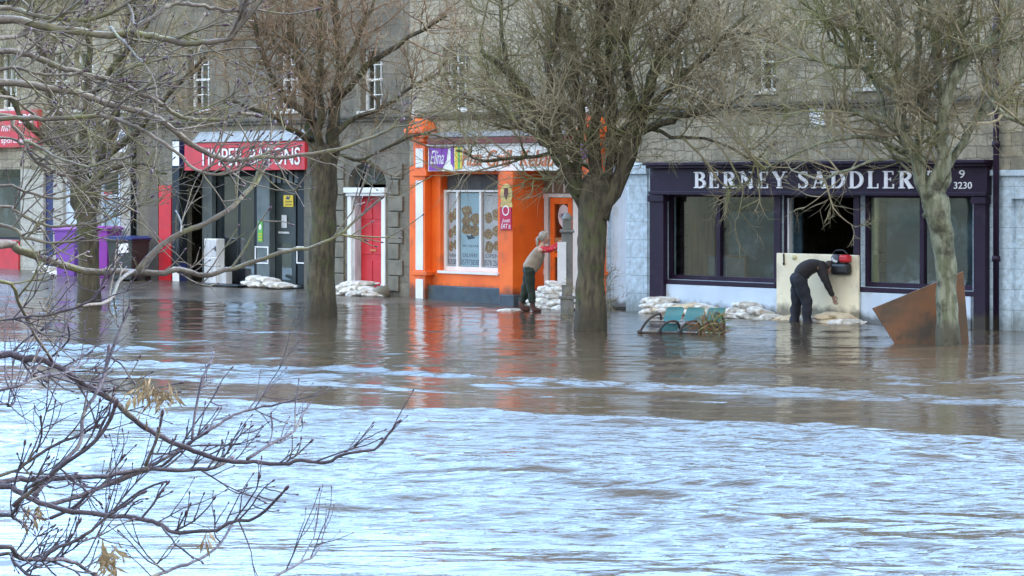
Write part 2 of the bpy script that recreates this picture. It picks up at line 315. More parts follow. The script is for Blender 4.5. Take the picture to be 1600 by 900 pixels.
def sash(e, h, frame, blind=None, nx=2, nz=2):
    u0, u1, z0, z1 = h; f = MB(); y = .16; w = .055
    f.box(u0, u0+w, y, y+.08, z0, z1); f.box(u1-w, u1, y, y+.08, z0, z1); f.box(u0+w, u1-w, y, y+.08, z0, z0+w); f.box(u0+w, u1-w, y, y+.08, z1-w, z1)
    zm = (z0+z1)/2; f.box(u0+w, u1-w, y+.002, y+.075, zm-.025, zm+.025)
    for i in range(1, nx+1):
        x = u0+w+(u1-u0-2*w)*i/(nx+1)
        f.box(x-.012, x+.012, y+.02, y+.06, z0+w, zm-.026); f.box(x-.012, x+.012, y+.02, y+.06, zm+.026, z1-w)
    for k in (1,):
        for za, zb in ((z0+w, zm-.026), (zm+.026, z1-w)):
            x0 = u0+w
            for i in range(nx+1):
                xa = u0+w+(u1-u0-2*w)*i/(nx+1)+.013; xb = u0+w+(u1-u0-2*w)*(i+1)/(nx+1)-.013
                f.box(xa, xb, y+.02, y+.06, (za+zb)/2-.011, (za+zb)/2+.011)
    win = f.build('window', frame, e)
    MB().box(u0+w, u1-w, y+.038, y+.042, z0+w, z1-w).build('pane', M['glass'], win)
    MB().box(u0-.05, u1+.05, -.07, .155, z0-.07, z0-.002).build('sill', M['sillpaint'], win)
    if blind: MB().box(u0+.02, u1-.02, y+.14, y+.15, z0+(z1-z0)*blind, z1).build('blind', M['blindcloth'], win)
    return win
M['sillpaint'] = mat('sill_paint', (.62, .61, .57), (.42, .41, .37), 8, .7, .2)
M['blindcloth'] = mat('blind_cloth', (.55, .53, .46), None, 4, .8)
def uh(x0, x1, ys, yt):                              # upper window opening from pixels
    xm = (x0+x1)/2; return (U(x0, 0), U(x1, 0), Zz(ys, xm, 0), Zz(yt, xm, 0))


BND = {k: U(v) for k, v in dict(a=-230, b=62, c=216, d=479, e=640, f=946, g=1546, h=1800).items()}
def gb(x0, x1, yt, yb, z0=None):                     # ground hole
    xm = (x0+x1)/2; return (U(x0), U(x1), Zz(yb, xm) if z0 is None else z0, Zz(yt, xm))

# ---- A: shop with red sign, far left
ha = [uh(-60, -28, 172, 85), uh(-2, 26, 170, 82)]
hsh = gb(-160, 32, 262, 372)
A = building('shop_building', 'pale stone building with red sign and red panel, at the far left of the terrace', BND['a'], BND['b'], M['rubble'], M['pale_stone'], [hsh], ha, split=2.95)
for i, h in enumerate(ha): sash(A, h, M['white'], .3 if i == 1 else None)
mb = MB(); bx(mb, -175, 58, 176, 232, .16, 0.002); fs = mb.build('fascia_sign', M['redsign'], A, bevel=.01)
mb = MB(); put_text(mb, 'SHOP', U(-60, .162), U(-5, .162), 3.2, 3.55, .162); mb.build('lettering', M['letter'], fs)
mb = MB(); put_text(mb, 'EPO', U(30, .162), U(52, .162), Zz(192, 40, .16), Zz(178, 40, .16), .162)
mb.build('lettering', M['letter'], fs); mb = MB(); put_text(mb, 'mn', U(2, .162), U(16, .162), Zz(205, 10, .16), Zz(196, 10, .16), .162, shear=.3); mb.build('lettering', M['letter'], fs); mb = MB(); put_text(mb, 'sports wear', U(2, .162), U(52, .162), Zz(226, 30, .16), Zz(216, 30, .16), .162)
mb.build('lettering', M['letter'], fs)
mb = MB(); u0, u1, z0, z1 = hsh
for x in (u0, (u0+u1)/2, u1-.06): mb.box(x, x+.06, .1, .16, z0, z1)
mb.box(u0+.061, (u0+u1)/2-.001, .101, .159, z0, z0+.07); mb.box((u0+u1)/2+.061, u1-.061, .101, .159, z0, z0+.07)
sw = mb.build('shop_window', M['slate_paint'], A); MB().box(u0+.05, u1-.05, .128, .132, z0+.05, z1).build('pane', M['glass'], sw)
MB().box(u0+.1, u1-.1, .6, .62, z0, z1-.3).build('backing_sheet', M['windowteal'], sw)
mb = MB(); mb.box(U(-165, .05), U(29, .05), -.06, -.002, -.3, hsh[2]-.04); mb.box(U(-165, .05), U(29, .05), -.09, -.002, hsh[2]-.038, hsh[2]-.002); mb.build('stall_riser', M['redsign'], A, bevel=.008)

# ---- B: doorway building with round sign
hb = [uh(78, 105, 172, 82), uh(116, 146, 171, 80), uh(176, 200, 172, 82)]
hd = (U(152), U(189), -.05, Zz(262, 170)); hbl = (U(67)+.02, U(83), -.1, Zz(268, 75))
hbw = (U(98), U(134), .55, 2.6)
hbl = (max(hbl[0], BND['b']+.05), hbl[1], hbl[2], hbl[3])
B = building('house_with_shop_door', 'stone building with pale blue glazed door, round hanging sign and dark downpipe', BND['b'], BND['c'], M['rubble'], M['pale_stone'], [hd, hbl, hbw], hb, split=2.85)
for i, h in enumerate(hb): sash(B, h, M['white'], .45 if i == 1 else None)
mb = MB(); u0, u1, z0, z1 = hbl; mb.box(u0, u1, .08, .13, z0, z1); mb.box(u0+.08, u1-.08, .06, .079, .9, z1-.15); mb.box(u0+.08, u1-.08, .06, .079, .1, .75); do = mb.build('door', M['navy'], B)
mb = MB(); u0, u1, z0, z1 = hd
mb.box(u0, u0+.07, .12, .2, z0, z1); mb.box(u1-.30, u1-.24, .12, .2, z0, z1); mb.box(u1-.06, u1, .12, .2, z0, z1); mb.box(u0+.071, u1-.31, .121, .199, 2.2, 2.28); mb.box(u0+.071, u1-.31, .13, .18, z0, .75)
do = mb.build('door', M['blue_paint'], B); MB().box(u0+.07, u1-.06, .158, .162, .7, z1).build('pane', M['glass'], do); MB().box(u0+.1, u1-.35, .20, .21, .8, 2.15).build('blind', M['blue_paint'], do)
mb = MB(); bx(mb, 155, 175, 300, 312, -.16, -.165); mb.build('notice', M['redsign'], do)
mb = MB(); u0, u1, z0, z1 = hbw; mb.box(u0, u1, .1, .15, z0, z1); mb.build('shutter', M['blue_paint'], B)
mb = MB(); mb.tube([(U(213), -.09, -.1), (U(213), -.09, LOW_EAVES)], .075, 10)
for z in (1, 3, 5, 7): mb.lathe((U(213), -.09, z), [(.095, 0), (.095, .12)], 10)
mb.build('downpipe', M['slate_paint'], B, smooth=True)
# round hanging sign and lozenge hanging sign (hang from brackets)
def disc_sign(name, label, cpx, cpy, d, r1, col, white, squash=1.0):
    e = empty(name, FM.copy()); tag(e, label, 'hanging sign')
    cu, cz = U(cpx, d), Zz(cpy, cpx, d)
    n = 28; mb = MB(); poly = [(cu+r1*math.cos(2*math.pi*i/n)*squash, cz+r1*math.sin(2*math.pi*i/n)) for i in range(n)]
    mb.prism(poly, -d, -d+.05); mb.build('sign_board', col, e)
    mb = MB(); poly = [(cu+(r1*.42)*math.cos(2*math.pi*i/n)*squash-r1*.38, cz+(r1*.78)*math.sin(2*math.pi*i/n)) for i in range(n)]; mb.prism(poly, -d-.008, -d-.001)
    poly = [(cu+(r1*.30)*math.cos(2*math.pi*i/n)*squash+r1*.45, cz+(r1*.72)*math.sin(2*math.pi*i/n)) for i in range(n)]; mb.prism(poly, -d-.008, -d-.001)
    mb.build('emblem', white, e)
    mb = MB(); mb.tube([(cu, -d+.025, cz+r1), (cu, -d+.025, cz+r1+.12), (cu, 0, cz+r1+.18)], .018, 6); mb.build('bracket', M['black'], e)
    return e
disc_sign('hanging_sign', 'round dark blue and white hanging sign above the purple bins', 136, 200, .45, .30, M['navy'], M['letter'])
e = empty('lantern_sign', FM.copy()); tag(e, 'angular white sign panel on stone wall beside the dark downpipe', 'sign')
mb = MB(); cu, cz = U(191, .3), Zz(222, 191, .3); mb.prism([(cu-.26, cz-.22), (cu+.22, cz-.26), (cu+.28, cz+.22), (cu-.02, cz+.34)], -.36, -.30); mb.build('sign_board', M['letter'], e)
mb = MB()
for k in range(4): mb.prism([(cu-.15+.09*k, cz-.1), (cu-.11+.09*k, cz-.1), (cu+.04+.06*k, cz+.2), (cu+.0+.06*k, cz+.2)], -.366, -.361)
mb.build('lettering', M['ink'], e); MB().tube([(cu, -.29, cz), (cu, 0, cz)], .02, 6).build('bracket', M['black'], e)

# ---- C: red fascia shop
hc = [uh(294, 328, 173, 75), uh(434, 466, 173, 75)]
u0c, u1c = U(283), U(479)-.1
hC = (u0c, u1c, -.02, 2.9)
C = building('timber_shop_building', 'building with long red fascia over a dark recessed shopfront', BND['c'], BND['d'], M['grey_render'], M['grey_render'], [hC], hc, split=3.0)
for h in hc: sash(C, h, M['white'])
mb = MB(); bx(mb, 288, 476, 222, 266, .22, .02); fs = mb.build('fascia_sign', M['redsign'], C, bevel=.01)
mb = MB(); zt, zb = Zz(229, 380, .22), Zz(261, 380, .22)
put_text(mb, 'TIMPER', U(312, .222), U(380, .222), zb+.04, zt-.04, .222, ext=.012); mb.build('lettering', M['letter'], fs); mb = MB(); put_text(mb, 'BATONS', U(391, .222), U(469, .222), zb+.04, zt-.04, .222, ext=.012)
mb.build('lettering', M['letter'], fs)
mb = MB(); put_text(mb, 'TIMPER', U(313.5, .222), U(381.5, .222), zb+.07, zt-.01, .2215, ext=.006); mb.build('lettering_shadow', M['darkred'], fs); mb = MB(); put_text(mb, 'BATONS', U(392.5, .222), U(470.5, .222), zb+.07, zt-.01, .2215, ext=.006); mb.build('lettering_shadow', M['darkred'], fs)
mb = MB(); ua, ub = U(300, .24), U(478, .24); zt = Zz(221, 380, .24)
mb.prism([(0, 0), (1, 0), (1, 1), (0, 1)], 0, 0) if False else None
mb.quad([(ua, -.26, zt), (ub, -.26, zt), (ub, -.003, zt+.26), (ua, -.003, zt+.26)]); mb.quad([(ua, -.26, zt), (ua, -.003, zt+.26), (ua, -.003, zt)]); mb.quad([(ub, -.26, zt), (ub, -.003, zt), (ub, -.003, zt+.26)]); mb.quad([(ua, -.26, zt), (ua, -.003, zt), (ub, -.003, zt), (ub, -.26, zt)]); mb.build('lead_flashing', M['lead'], C)
mb = MB(); bx(mb, 232, 247, 268, 452, .03, .002); mb.build('pilaster', mat('brown_panel', (.11, .085, .06), None, 4, .6), C)
mb = MB(); bx(mb, 248, 267, 290, 452, .05, .002); mb.build('pilaster', M['red'], C)
mb = MB(); d = .24; xa, xb = 269, 280
mb.box(U(xa, d), U(xb, d), -d, -.002, -.2, 3.65, 0); p = mb.build('pilaster', M['slate_paint'], C)
for yt, yb in ((221, 259), (417, 450)):
    mb = MB(); bx(mb, xa+.5, xb-.5, yt, yb, d+.012, d+.001); mb.build('pilaster_block', M['white'], p)
mb = MB(); mb.box(U(xb, d)+.001, U(xb, d)+.012, -d+.005, -.01, 2.95, 3.6); mb.build('pilaster_side', M['navy'], p); mb = MB(); mb.box(U(xb, d)+.001, U(xb, d)+.012, -d+.005, -.01, .15, .6); mb.build('pilaster_side', M['navy'], p)
# recessed front
mb = MB(); zf = .12
mb.box(u0c+.001, u1c-.001, .75, .80, -.02, 2.9, 0); mb.box(u0c, u1c, .0, .749, -.3, zf-.02, 0)
def rp(x0, x1, yt, yb, d1, dd, mi=0): return bx(mb, x0, x1, yt, yb, d1, dd, mi)
rec = mb.build('shopfront', M['slate_paint'], C)
mb = MB(); rp(316, 331, 266, 448, -.30, -.42); mb.build('pillar', M['slate_mid'], C)
mb = MB(); rp(401, 421, 266, 448, -.25, -.42); pl = mb.build('pillar', M['slate_mid'], C)
mb = MB(); rp(331.5, 400, 268, 448, -.45, -.5); sw = mb.build('shop_window', M['slate_paint'], C)
mb = MB(); rp(336, 372, 276, 440, -.44, -.445); rp(376, 397, 276, 440, -.44, -.445); mb.build('pane', M['glass'], sw)
mb = MB(); rp(427, 462, 285, 446, -.45, -.5); dr = mb.build('door', mat('dark_teal_door', (.045, .06, .06), (.03, .04, .042), 3, .3), C)
mb = MB(); rp(432, 456, 380, 437, -.435, -.444); mb.build('pane', M['glass'], dr)
mb = MB(); rp(434, 457, 388, 390, -.43, -.434); rp(435, 452, 362, 365, -.43, -.44); rp(440, 448, 336, 356, -.43, -.44); mb.build('letter_plate', M['greywhite'], dr)
mb = MB(); rp(424, 465, 446, 450, -.3, -.5); mb.build('door_sill', M['lead'], dr)
mb = MB(); rp(465, 484, 268, 446, -.1, -.3); mb.build('pillar', M['slate_paint'], C)
for k in range(5):
    mb = MB(); rp(424+k*9, 430+k*9, 268, 286, -.3, -.33); mb.build('transom_bar', M['slate_mid'], rec)
for x0, x1 in ((398, 419), (463, 481)):
    mb = MB(); dd = -.08 if x0 > 450 else -.235
    rp(x0, x1, 385, 387, dd, dd-.01); rp(x0, x1, 410, 412, dd, dd-.01); rp(x0, x0+1.5, 387, 410, dd, dd-.01); rp(x1-1.5, x1, 387, 410, dd, dd-.01); mb.build('picture_frame', M['white'], C)
def plate(name, label, cat, boxes, mats):
    e = empty(name, FM.copy()); tag(e, label, cat)
    for nm, mtl, lst in boxes:
        mb = MB()
        for a in lst: bx(mb, *a)
        mb.build(nm, mtl, e)
    return e
e = plate('warning_notice', 'yellow warning notice stuck on the dark shop door', 'notice', [('sheet', M['yellow'], [(443, 458, 305, 323, -.425, -.434)])], None)
mb = MB(); cu, cz = U(450.5, -.42), Zz(310, 450, -.42); mb.prism([(cu-.11, cz-.02), (cu-.05, cz+.07), (cu+.0, cz+.02), (cu+.07, cz+.08), (cu+.03, cz-.03)], .42, .424)
for k in range(2): put_text(mb, 'CAUTION', U(445, -.42), U(456, -.42), cz-.10-.07*k, cz-.055-.07*k, -.422, ext=.003)
mb.build('lettering', M['ink'], e)
e = plate('advice_sticker', 'green and yellow sticker on the grey shopfront pillar', 'sticker', [('sheet', M['green_s'], [(403, 410, 345, 378, -.235, -.248)])], None)
mb = MB(); cu = U(406.5, -.23); cz = Zz(355, 406, -.23); mb.prism([(cu+.05*math.cos(t*.628), cz+.07*math.sin(t*.628)) for t in range(10)], .226, .234); mb.build('emblem', M['letter'], e)
mb = MB()
for k in range(3): put_text(mb, 'OPEN', U(403.6, -.23), U(409.4, -.23), cz-.18-.07*k, cz-.14-.07*k, -.234, ext=.004)
mb.build('lettering', M['yellow'], e)
e = empty('utility_cabinet', FM.copy()); tag(e, 'tall light grey two door cabinet standing in the dark shopfront recess', 'cabinet')
mb = MB(); rp(319, 339, 373, 447, -.02, -.25); body = mb.build('body', M['white'], e, bevel=.015)
mb = MB(); rp(320, 338, 375, 401, -.005, -.019); mb.build('door', M['greywhite'], e, bevel=.006)
mb = MB(); rp(320, 338, 403, 445, -.005, -.019); dd_ = mb.build('door', M['greywhite'], e, bevel=.006)
mb = MB(); rp(335, 336.5, 385, 392, .012, -.004); mb.build('handle', M['black'], e)
mb = MB(); rp(340.5, 353, 420, 449, -.06, -.25); mb.build('base_box', M['greywhite'], e, bevel=.015)
e = empty('door_mat', FM.copy()); tag(e, 'flat dark mat on the wet pavement before the cabinet', 'mat')
mb = MB(); mb.box(U(318, .5), U(385, .5), -.75, -.25, .125, .15); mb.build('mat', M['black'], e, bevel=.008)

# ---- D: house with red door
hd4 = [uh(563, 598, 173, 75)]
uL, uR = U(544), U(603); zs = .14; zd = Zz(298, 573, 0)
archr = (uR-uL)/2; zc = Zz(288, 573, 0)
top = zc+archr*.72
hD = (uL, uR, -.1, top)
D = building('townhouse', 'grey townhouse with bright red front door and semicircular fanlight', BND['d'], BND['e'], M['grey_render'], M['grey_render'], [hD], hd4, split=3.2)
sash(D, hd4[0], M['white']); 
um = (uL+uR)/2
mb = MB(); n = 16                                   # arch spandrels fill hole corners
for sgn in (-1, 1):
    poly = [(um+sgn*archr, top)]+[(um+sgn*archr*math.cos(math.pi/2*i/n), zc+(top-zc-.001)*math.sin(math.pi/2*i/n)) for i in range(n+1)]
    mb.prism(poly if sgn > 0 else poly[::-1], .0, .319)
mb.build('arch_spandrel', M['grey_render'], D)
fl = MB()
ring = [(um+archr*math.cos(math.pi*i/24), zc+(top-zc)*math.sin(math.pi*i/24)) for i in range(25)]
for i in range(24):
    a, b = ring[i], ring[i+1]; s = .86
    ia = (um+(a[0]-um)*s, zc+(a[1]-zc)*s); ib = (um+(b[0]-um)*s, zc+(b[1]-zc)*s); fl.prism([a, b, ib, ia], .2, .26)
for i in range(1, 6):
    an = math.pi*i/6; c, s_ = math.cos(an), math.sin(an); fl.prism([(um+.02, zc+.02), (um+archr*.88*c+.012, zc+(top-zc)*.88*s_), (um+archr*.88*c-.012, zc+(top-zc)*.88*s_), (um-.02, zc+.02)], .21, .24)
fan = fl.build('fanlight', M['slate_mid'], D)
MB().prism(ring, .228, .232).build('pane', M['glass'], fan)
mb = MB(); mb.box(uL-.06, uR+.06, -.10, .2, zd-.05, zd+.07); mb.box(uL-.02, uR+.02, -.06, .19, zd-.12, zd-.051); mb.build('door_cornice', M['white'], D, bevel=.01)
for ua in (uL, uR-.14):
    mb = MB(); mb.box(ua, ua+.14, -.03, .2, 0, zd-.121); mb.box(ua-.01, ua+.15, -.05, .2, -.05, .3); c = mb.build('door_column', M['white'], D, bevel=.01)
mb = MB(); mb.box(uL+.141, uL+.22, .02, .25, 0, zd-.12); mb.box(uR-.2, uR-.141, .08, .25, 0, zd-.12); mb.build('door_frame', M['greywhite'], D)
mb = MB(); mb.box(uL+.221, uR-.201, .2, .26, zs, zd-.12)
w_ = (uR-uL-.42)
for i in (0, 1):
    for za, zb in ((.25, .8), (.95, 1.65), (1.75, 2.2)): mb.box(uL+.26+i*w_/2, uL+.17+(i+1)*w_/2, .185, .199, za, zb)
dr = mb.build('door', M['red'], D, bevel=.006); MB().box(um-.1, um+.12, .165, .184, 1.02, 1.07).build('letter_plate', M['gold'], dr)
MB().box(uL-.1, uR+.1, -.28, .19, -.3, zs-.01).build('door_step', M['quoin'], D, bevel=.02)
for side, xx in ((-1, uL-.13), (1, uR+.13)):
    mb = MB()
    for k in range(8):
        w = .50 if k % 2 else .36; z = .15+k*.36
        a = (xx-w, xx) if side < 0 else (xx, xx+w)
        mb.box(a[0], a[1], -.045, -.001, z, z+.335)
    mb.build('quoins', M['quoin'], D, bevel=.012)
mb = MB(); mb.blob((uR+.28, -.35, .12), .22, .2, .16, 12, 8, jit=.15); b = mb.build('boulder', M['quoin'], None, smooth=True); b.matrix_world = FM; tag(b, 'small dark rock at the foot of the wall beside the red door', 'rock')

# ---- E: orange takeaway
he = [uh(692, 731, 172, 72), (U(852), U(876), 5.0, 6.2)]
hW = gb(688, 778, 272, 424); hE = (U(819), U(906), -.1, 2.85)
EB = building('orange_takeaway_building', 'building with bright orange takeaway shopfront and white fascia', BND['e'], BND['f'], M['ashlar'], M['orange'], [hW, hE], he, split=2.95)
for h in he: sash(EB, h, M['white'])
PX = lambda x0, x1, yt, yb, d1, d0, name, mt, par=EB, bev=.006: (lambda m_: (bx(m_, x0, x1, yt, yb, d1, d0), m_.build(name, mt, par, bevel=bev))[1])(MB())
PX(669, 880, 226, 267, .26, .003, 'fascia_sign', M['white']); fs = EB.children[-1]
mb = MB(); d = .268; z0, z1 = Zz(267, 780, .26)+.015, Zz(228, 780, .26)
ul = U(670, d)
mb.prism([(ul, z0), (ul+.42, z0), (ul+.60, z0+(z1-z0)*.45), (ul+.66, z1), (ul, z1)], -d, -d+.007); mb.prism([(ul+.80, z0+.1), (ul+.84, z0), (ul+.84, z1), (ul+.74, z1), (ul+.74, z0+.15)], -d, -d+.007); pw = mb.build('purple_panel', M['purple_sign'], fs)
mb = MB(); put_text(mb, 'Elina', ul+.06, ul+.52, z0+.14, z1-.08, d+.001, shear=.4, ext=.006); mb.build('lettering', M['letter'], pw)
mb = MB(); mb.prism([(ul+.88, z0+.02), (ul+.93, z0), (ul+.97, z0+.04), (ul+.97, z1), (ul+.88, z1)], -d, -d+.007); mb.build('yellow_stripe', M['yellow'], fs)
mb = MB(); mb.box(ul+.985, ul+1.05, -d, -d+.007, z0+.03, z1); mb.build('green_stripe', M['green_s'], fs)
mb = MB(); mb.box(ul+1.065, ul+1.12, -d, -d+.007, z0+.03, z1); mb.build('yellow_stripe', M['yellow'], fs)
mb = MB(); put_text(mb, 'Pizza', U(722, d), U(752, d), z0+.10, z1-.06, d-.004, shear=.3, ext=.02); mb.build('lettering', M['gold'], fs); mb = MB(); put_text(mb, 'Grill', U(761, d), U(800, d), z0+.08, z1-.08, d-.004, shear=.3, ext=.02); mb.build('lettering', M['gold'], fs); mb = MB(); put_text(mb, 'Kebab', U(812, d), U(866, d), z0+.08, z1-.1, d-.004, shear=.3, ext=.02); mb.build('lettering', M['gold'], fs)
PX(667, 884, 214, 224, .34, .003, 'gutter', M['darkred']); PX(667, 884, 205, 213, .2, .003, 'lead_flashing', M['lead'])
PX(665, 890, 224, 227, .30, .003, 'cornice', M['white'])
for (xa, xb) in ((646, 664), (917, 936)):
    p = PX(xa, xb, 222, 478, .20, .003, 'pilaster', M['orange'])
    for yt, yb in ((232, 262), (282, 422), (436, 470)): PX(xa+3.2, xb-3.2, yt, yb, .212, .2005, 'pilaster_panel', M['white'], p)
    PX(xa-2, xb+2, 265, 275, .24, .003, 'pilaster_band', M['orange'], p); PX(xa-2, xb+2, 424, 430, .24, .003, 'pilaster_band', M['orange'], p)
    m_ = MB(); uc = U((xa+xb)/2, .25); zc_ = Zz(222, xa, .25)
    for k, (w, h, dd) in enumerate(((.20, .09, .30), (.27, .09, .36), (.33, .1, .42))): m_.box(uc-w, uc+w, -dd, -.003, zc_+k*.095, zc_+k*.095+h)
    m_.prism([(uc-.3+.0, zc_+.29), (uc+.3, zc_+.29), (uc+.22, zc_+.44), (uc, zc_+.52), (uc-.22, zc_+.44)], -.36, -.003)
    m_.build('console', M['orange'], p, bevel=.015); MB().blob((uc-.15, -.30, zc_+.62), .09, .09, .1, 10, 8).build('finial', M['letter'], p, smooth=True)
# window with posters
u0, u1, z0, z1 = hW; zt = Zz(297, 733, 0)
mb = MB(); w = .07; y = .10; uu = [u0, U(714, -.1), U(750, -.1), u1]
mb.box(u0, u0+w, y, y+.1, z0, zt); mb.box(u1-w, u1, y, y+.1, z0, zt); mb.box(u0+w+.001, u1-w-.001, y+.001, y+.099, z0, z0+.09); mb.box(u0+w+.001, u1-w-.001, y+.001, y+.099, zt-.04, zt)
for x in uu[1:3]: mb.box(x-.03, x+.03, y+.002, y+.098, z0+.091, zt-.041)
mb.box(u0-.06, u1+.04, -.04, .099, z0-.06, z0-.001)
sw = mb.build('shop_window', M['white'], EB); MB().box(u0+.05, u1-.05, .148, .152, z0+.05, zt-.02).build('pane', M['glass'], sw)
MB().box(u0, u1, .2, .25, zt+.001, z1).build('transom_panel', M['shelf'], EB)
cells = [(u0+w, uu[1]-.03), (uu[1]+.03, uu[2]-.03), (uu[2]+.03, u1-w)]
rnd = random.Random(3)
for i, (a, b) in enumerate(cells):
    po = MB().box(a+.03, b-.03, .158, .165, z0+.1, zt-.06).build('poster', M['poster_b'] if i == 1 else M['poster_a'], sw)
    mb = MB(); wc = b-a; H = zt-z0
    rows = [(.52, .62), (.38, .5), (.26, .36)] if i != 1 else [(.48, .60), (.60, .72)]
    for k in range(6 if i != 1 else 5):
        cx = a+wc*(.3+.42*(k % 2)+.05*rnd.random()); cz = z0+H*((.30, .32, .46, .50, .66, .70)[k] if i != 1 else (.52, .50, .62, .64, .74)[k]); rx, rz = wc*(.20+.06*rnd.random()), .10+.04*rnd.random()
        mb.prism([(cx+rx*math.cos(t*.524)*(1+.2*math.sin(t*2+k)), cz+rz*math.sin(t*.524)) for t in range(12)], .1555, .1575)
    mb.build('food_picture', M['food'], po)
    mb = MB(); put_text(mb, ('Facebook', 'DELIVERY', 'OPEN')[i], a+wc*.15, b-wc*.15, z0+.30, z0+.38, -.1575, ext=.002); put_text(mb, ('0579130000', '0579738500', '0578 2501')[i], a+wc*.06, b-wc*.06, z0+.13, z0+.25, -.1575, ext=.002)
    if i == 1:
        put_text(mb, 'BEST TASTE', a+wc*.2, b-wc*.2, z0+.92, z0+.98, -.1575, ext=.002); put_text(mb, 'WE DELIVER', a+wc*.12, b-wc*.12, z0+.52, z0+.57, -.1575, ext=.002)
        mb.prism([(a+wc*.4, z0+.68), (a+wc*.75, z0+.72), (a+wc*.55, z0+.80), (a+wc*.5, z0+.76), (a+wc*.3, z0+.78)], .1555, .1575)
    mb.build('lettering', M['ink'], po)
PX(688, 779, 424.5, 427, .03, .003, 'window_sill', M['white'])
# projecting orange pilaster between window and door, plinth
PX(780, 801, 268, 470, .34, .003, 'pillar', M['orange'])
mb = MB(); mb.box(U(668, .12), U(780, .40)-.01, -.12, -.002, -.3, .33); mb.box(U(780, .4), U(801, .4)+.03, -.40, -.002, -.3, .22); mb.build('plinth', M['plinth'], EB, bevel=.02)
# door recess
u0, u1, z0, z1 = hE; y = .55
mb = MB(); mb.box(u0-.3, u0-.001, .321, y+.06, -.1, 2.95); mb.build('recess_wall', M['orange'], EB)
uD = lambda px: U(px, -y)
mb = MB()
mb.box(uD(823), uD(828), y, y+.08, 0, 2.35); mb.box(uD(850), uD(856), y, y+.08, 0, 2.35); mb.box(uD(828)+.001, uD(850)-.001, y+.001, y+.079, 2.25, 2.35); mb.box(uD(828)+.001, uD(850)-.001, y+.001, y+.079, .62, .74); mb.box(uD(856)+.001, uD(900), y+.001, y+.079, 2.27, 2.35)
mb.box(uD(895), uD(903), y, y+.08, 0, 2.26)
df = mb.build('door_frame', M['white'], EB)
MB().box(uD(828), uD(850), y+.03, y+.05, 0, .62).build('side_panel', M['orange'], df)
MB().box(uD(828), uD(850), y+.038, y+.042, .74, 2.25).build('pane', M['glass'], df)
mb = MB(); mb.box(uD(828), uD(850), y+.06, y+.065, .74, 2.25, 0)
bk = mb.build('window_backing', M['carpet_red'], df)
mb = MB(); cu = (uD(828)+uD(850))/2
for k in range(7): mb.prism([(cu-.16+.018*k, 1.2+.1*k), (cu+.16-.018*k, 1.2+.1*k), (cu+.12-.018*k, 1.245+.1*k), (cu-.12+.018*k, 1.245+.1*k)], y+.050, y+.056)
for k in range(14): mb.blob((cu-.2+.4*rnd.random(), y+.053, 1.1+.95*rnd.random()), .012, .003, .012, 6, 4)
mb.build('painted_tree', M['poster_a'], df)
mb = MB()
for k in range(4): mb.box(uD(829)+k*.15, uD(829)+k*.15+.09, y+.048, y+.054, 2.08, 2.22)
mb.build('bunting', M['poster_b'], df)
mb = MB(); a, b = uD(859), uD(893); mb.box(a, a+.13, y+.01, y+.07, .05, 2.26); mb.box(b-.13, b, y+.01, y+.07, .05, 2.26); mb.box(a+.131, b-.131, y+.011, y+.069, 2.13, 2.26); mb.box(a+.131, b-.131, y+.011, y+.069, .05, .25); mb.box(a+.131, b-.131, y+.011, y+.069, 1.0, 1.1)
dr = mb.build('door', M['orange'], EB, bevel=.006); MB().box(a+.13, b-.13, y+.038, y+.042, .25, 2.13).build('pane', M['glass'], dr)
mb = MB(); cu = uD(879); mb.prism([(cu+.17*math.cos(t*.314), 1.88+.24*math.sin(t*.314)) for t in range(20)], y+.030, y+.036); rs = mb.build('round_sticker', M['poster_a'], dr)
mb = MB(); put_text(mb, 'OPEN', cu-.12, cu+.12, 1.84, 1.93, -y-.0, ext=0.004); 
for v in range(len(mb.v)): mb.v[v] = (mb.v[v][0], y+.026, mb.v[v][2]) if False else (mb.v[v][0], mb.v[v][1]+.026, mb.v[v][2])
mb.build('lettering', M['ink'], rs)
mb = MB(); mb.box(uD(862), uD(884), y+.028, y+.034, 1.12, 1.42); mb.build('poster', M['food'], dr)
MB().box(u0, u1, y, y+.05, 2.36, 2.85).build('transom_panel', mat('brown_transom', (.20, .15, .10), None, 5, .7), EB)
mb = MB()
for k in range(5): mb.box(u0+.3+k*.35, u0+.34+k*.35, y-.02, y-.001, 2.37, 2.8)
mb.build('transom_bars', M['greywhite'], EB)
MB().box(u0, u1, -.15, .62, -.4, .03).build('door_step', M['quoin'], EB)
# red banner with golden crest on pillar
e = empty('promotional_banner', FM.copy()); tag(e, 'narrow red banner with golden roundel hanging on the orange pillar', 'banner')
mb = MB(); bx(mb, 781, 799, 316, 359, .366, .352); mb.build('cloth', mat('crimson_banner', (.50, .01, .06), None, 3, .5), e)
mb = MB(); cu, cz = U(791, .37), Zz(303, 791, .37); mb.prism([(cu+.19*math.cos(t*.349), cz+.22*math.sin(t*.349)) for t in range(18)], -.372, -.356); mb.prism([(cu-.2, cz-.28), (cu+.2, cz-.28), (cu+.16, cz-.14), (cu-.16, cz-.14)], -.368, -.357); r_ = mb.build('roundel', mat('gold_roundel', (.62, .48, .16), (.45, .32, .1), 10, .5), e)
mb = MB(); mb.prism([(cu-.07, cz), (cu, cz-.13), (cu+.07, cz), (cu+.05, cz+.13), (cu-.05, cz+.13)], -.38, -.373); mb.build('emblem', M['carpet_red'], r_)
mb = MB(); cz2 = Zz(329, 790, .37); cu = U(790, .37)
for t in range(12):
    a0, a1 = t*.524, (t+1)*.524; mb.prism([(cu+.11*math.cos(a0), cz2+.11*math.sin(a0)), (cu+.11*math.cos(a1), cz2+.11*math.sin(a1)), (cu+.085*math.cos(a1), cz2+.085*math.sin(a1)), (cu+.085*math.cos(a0), cz2+.085*math.sin(a0))], -.372, -.367)
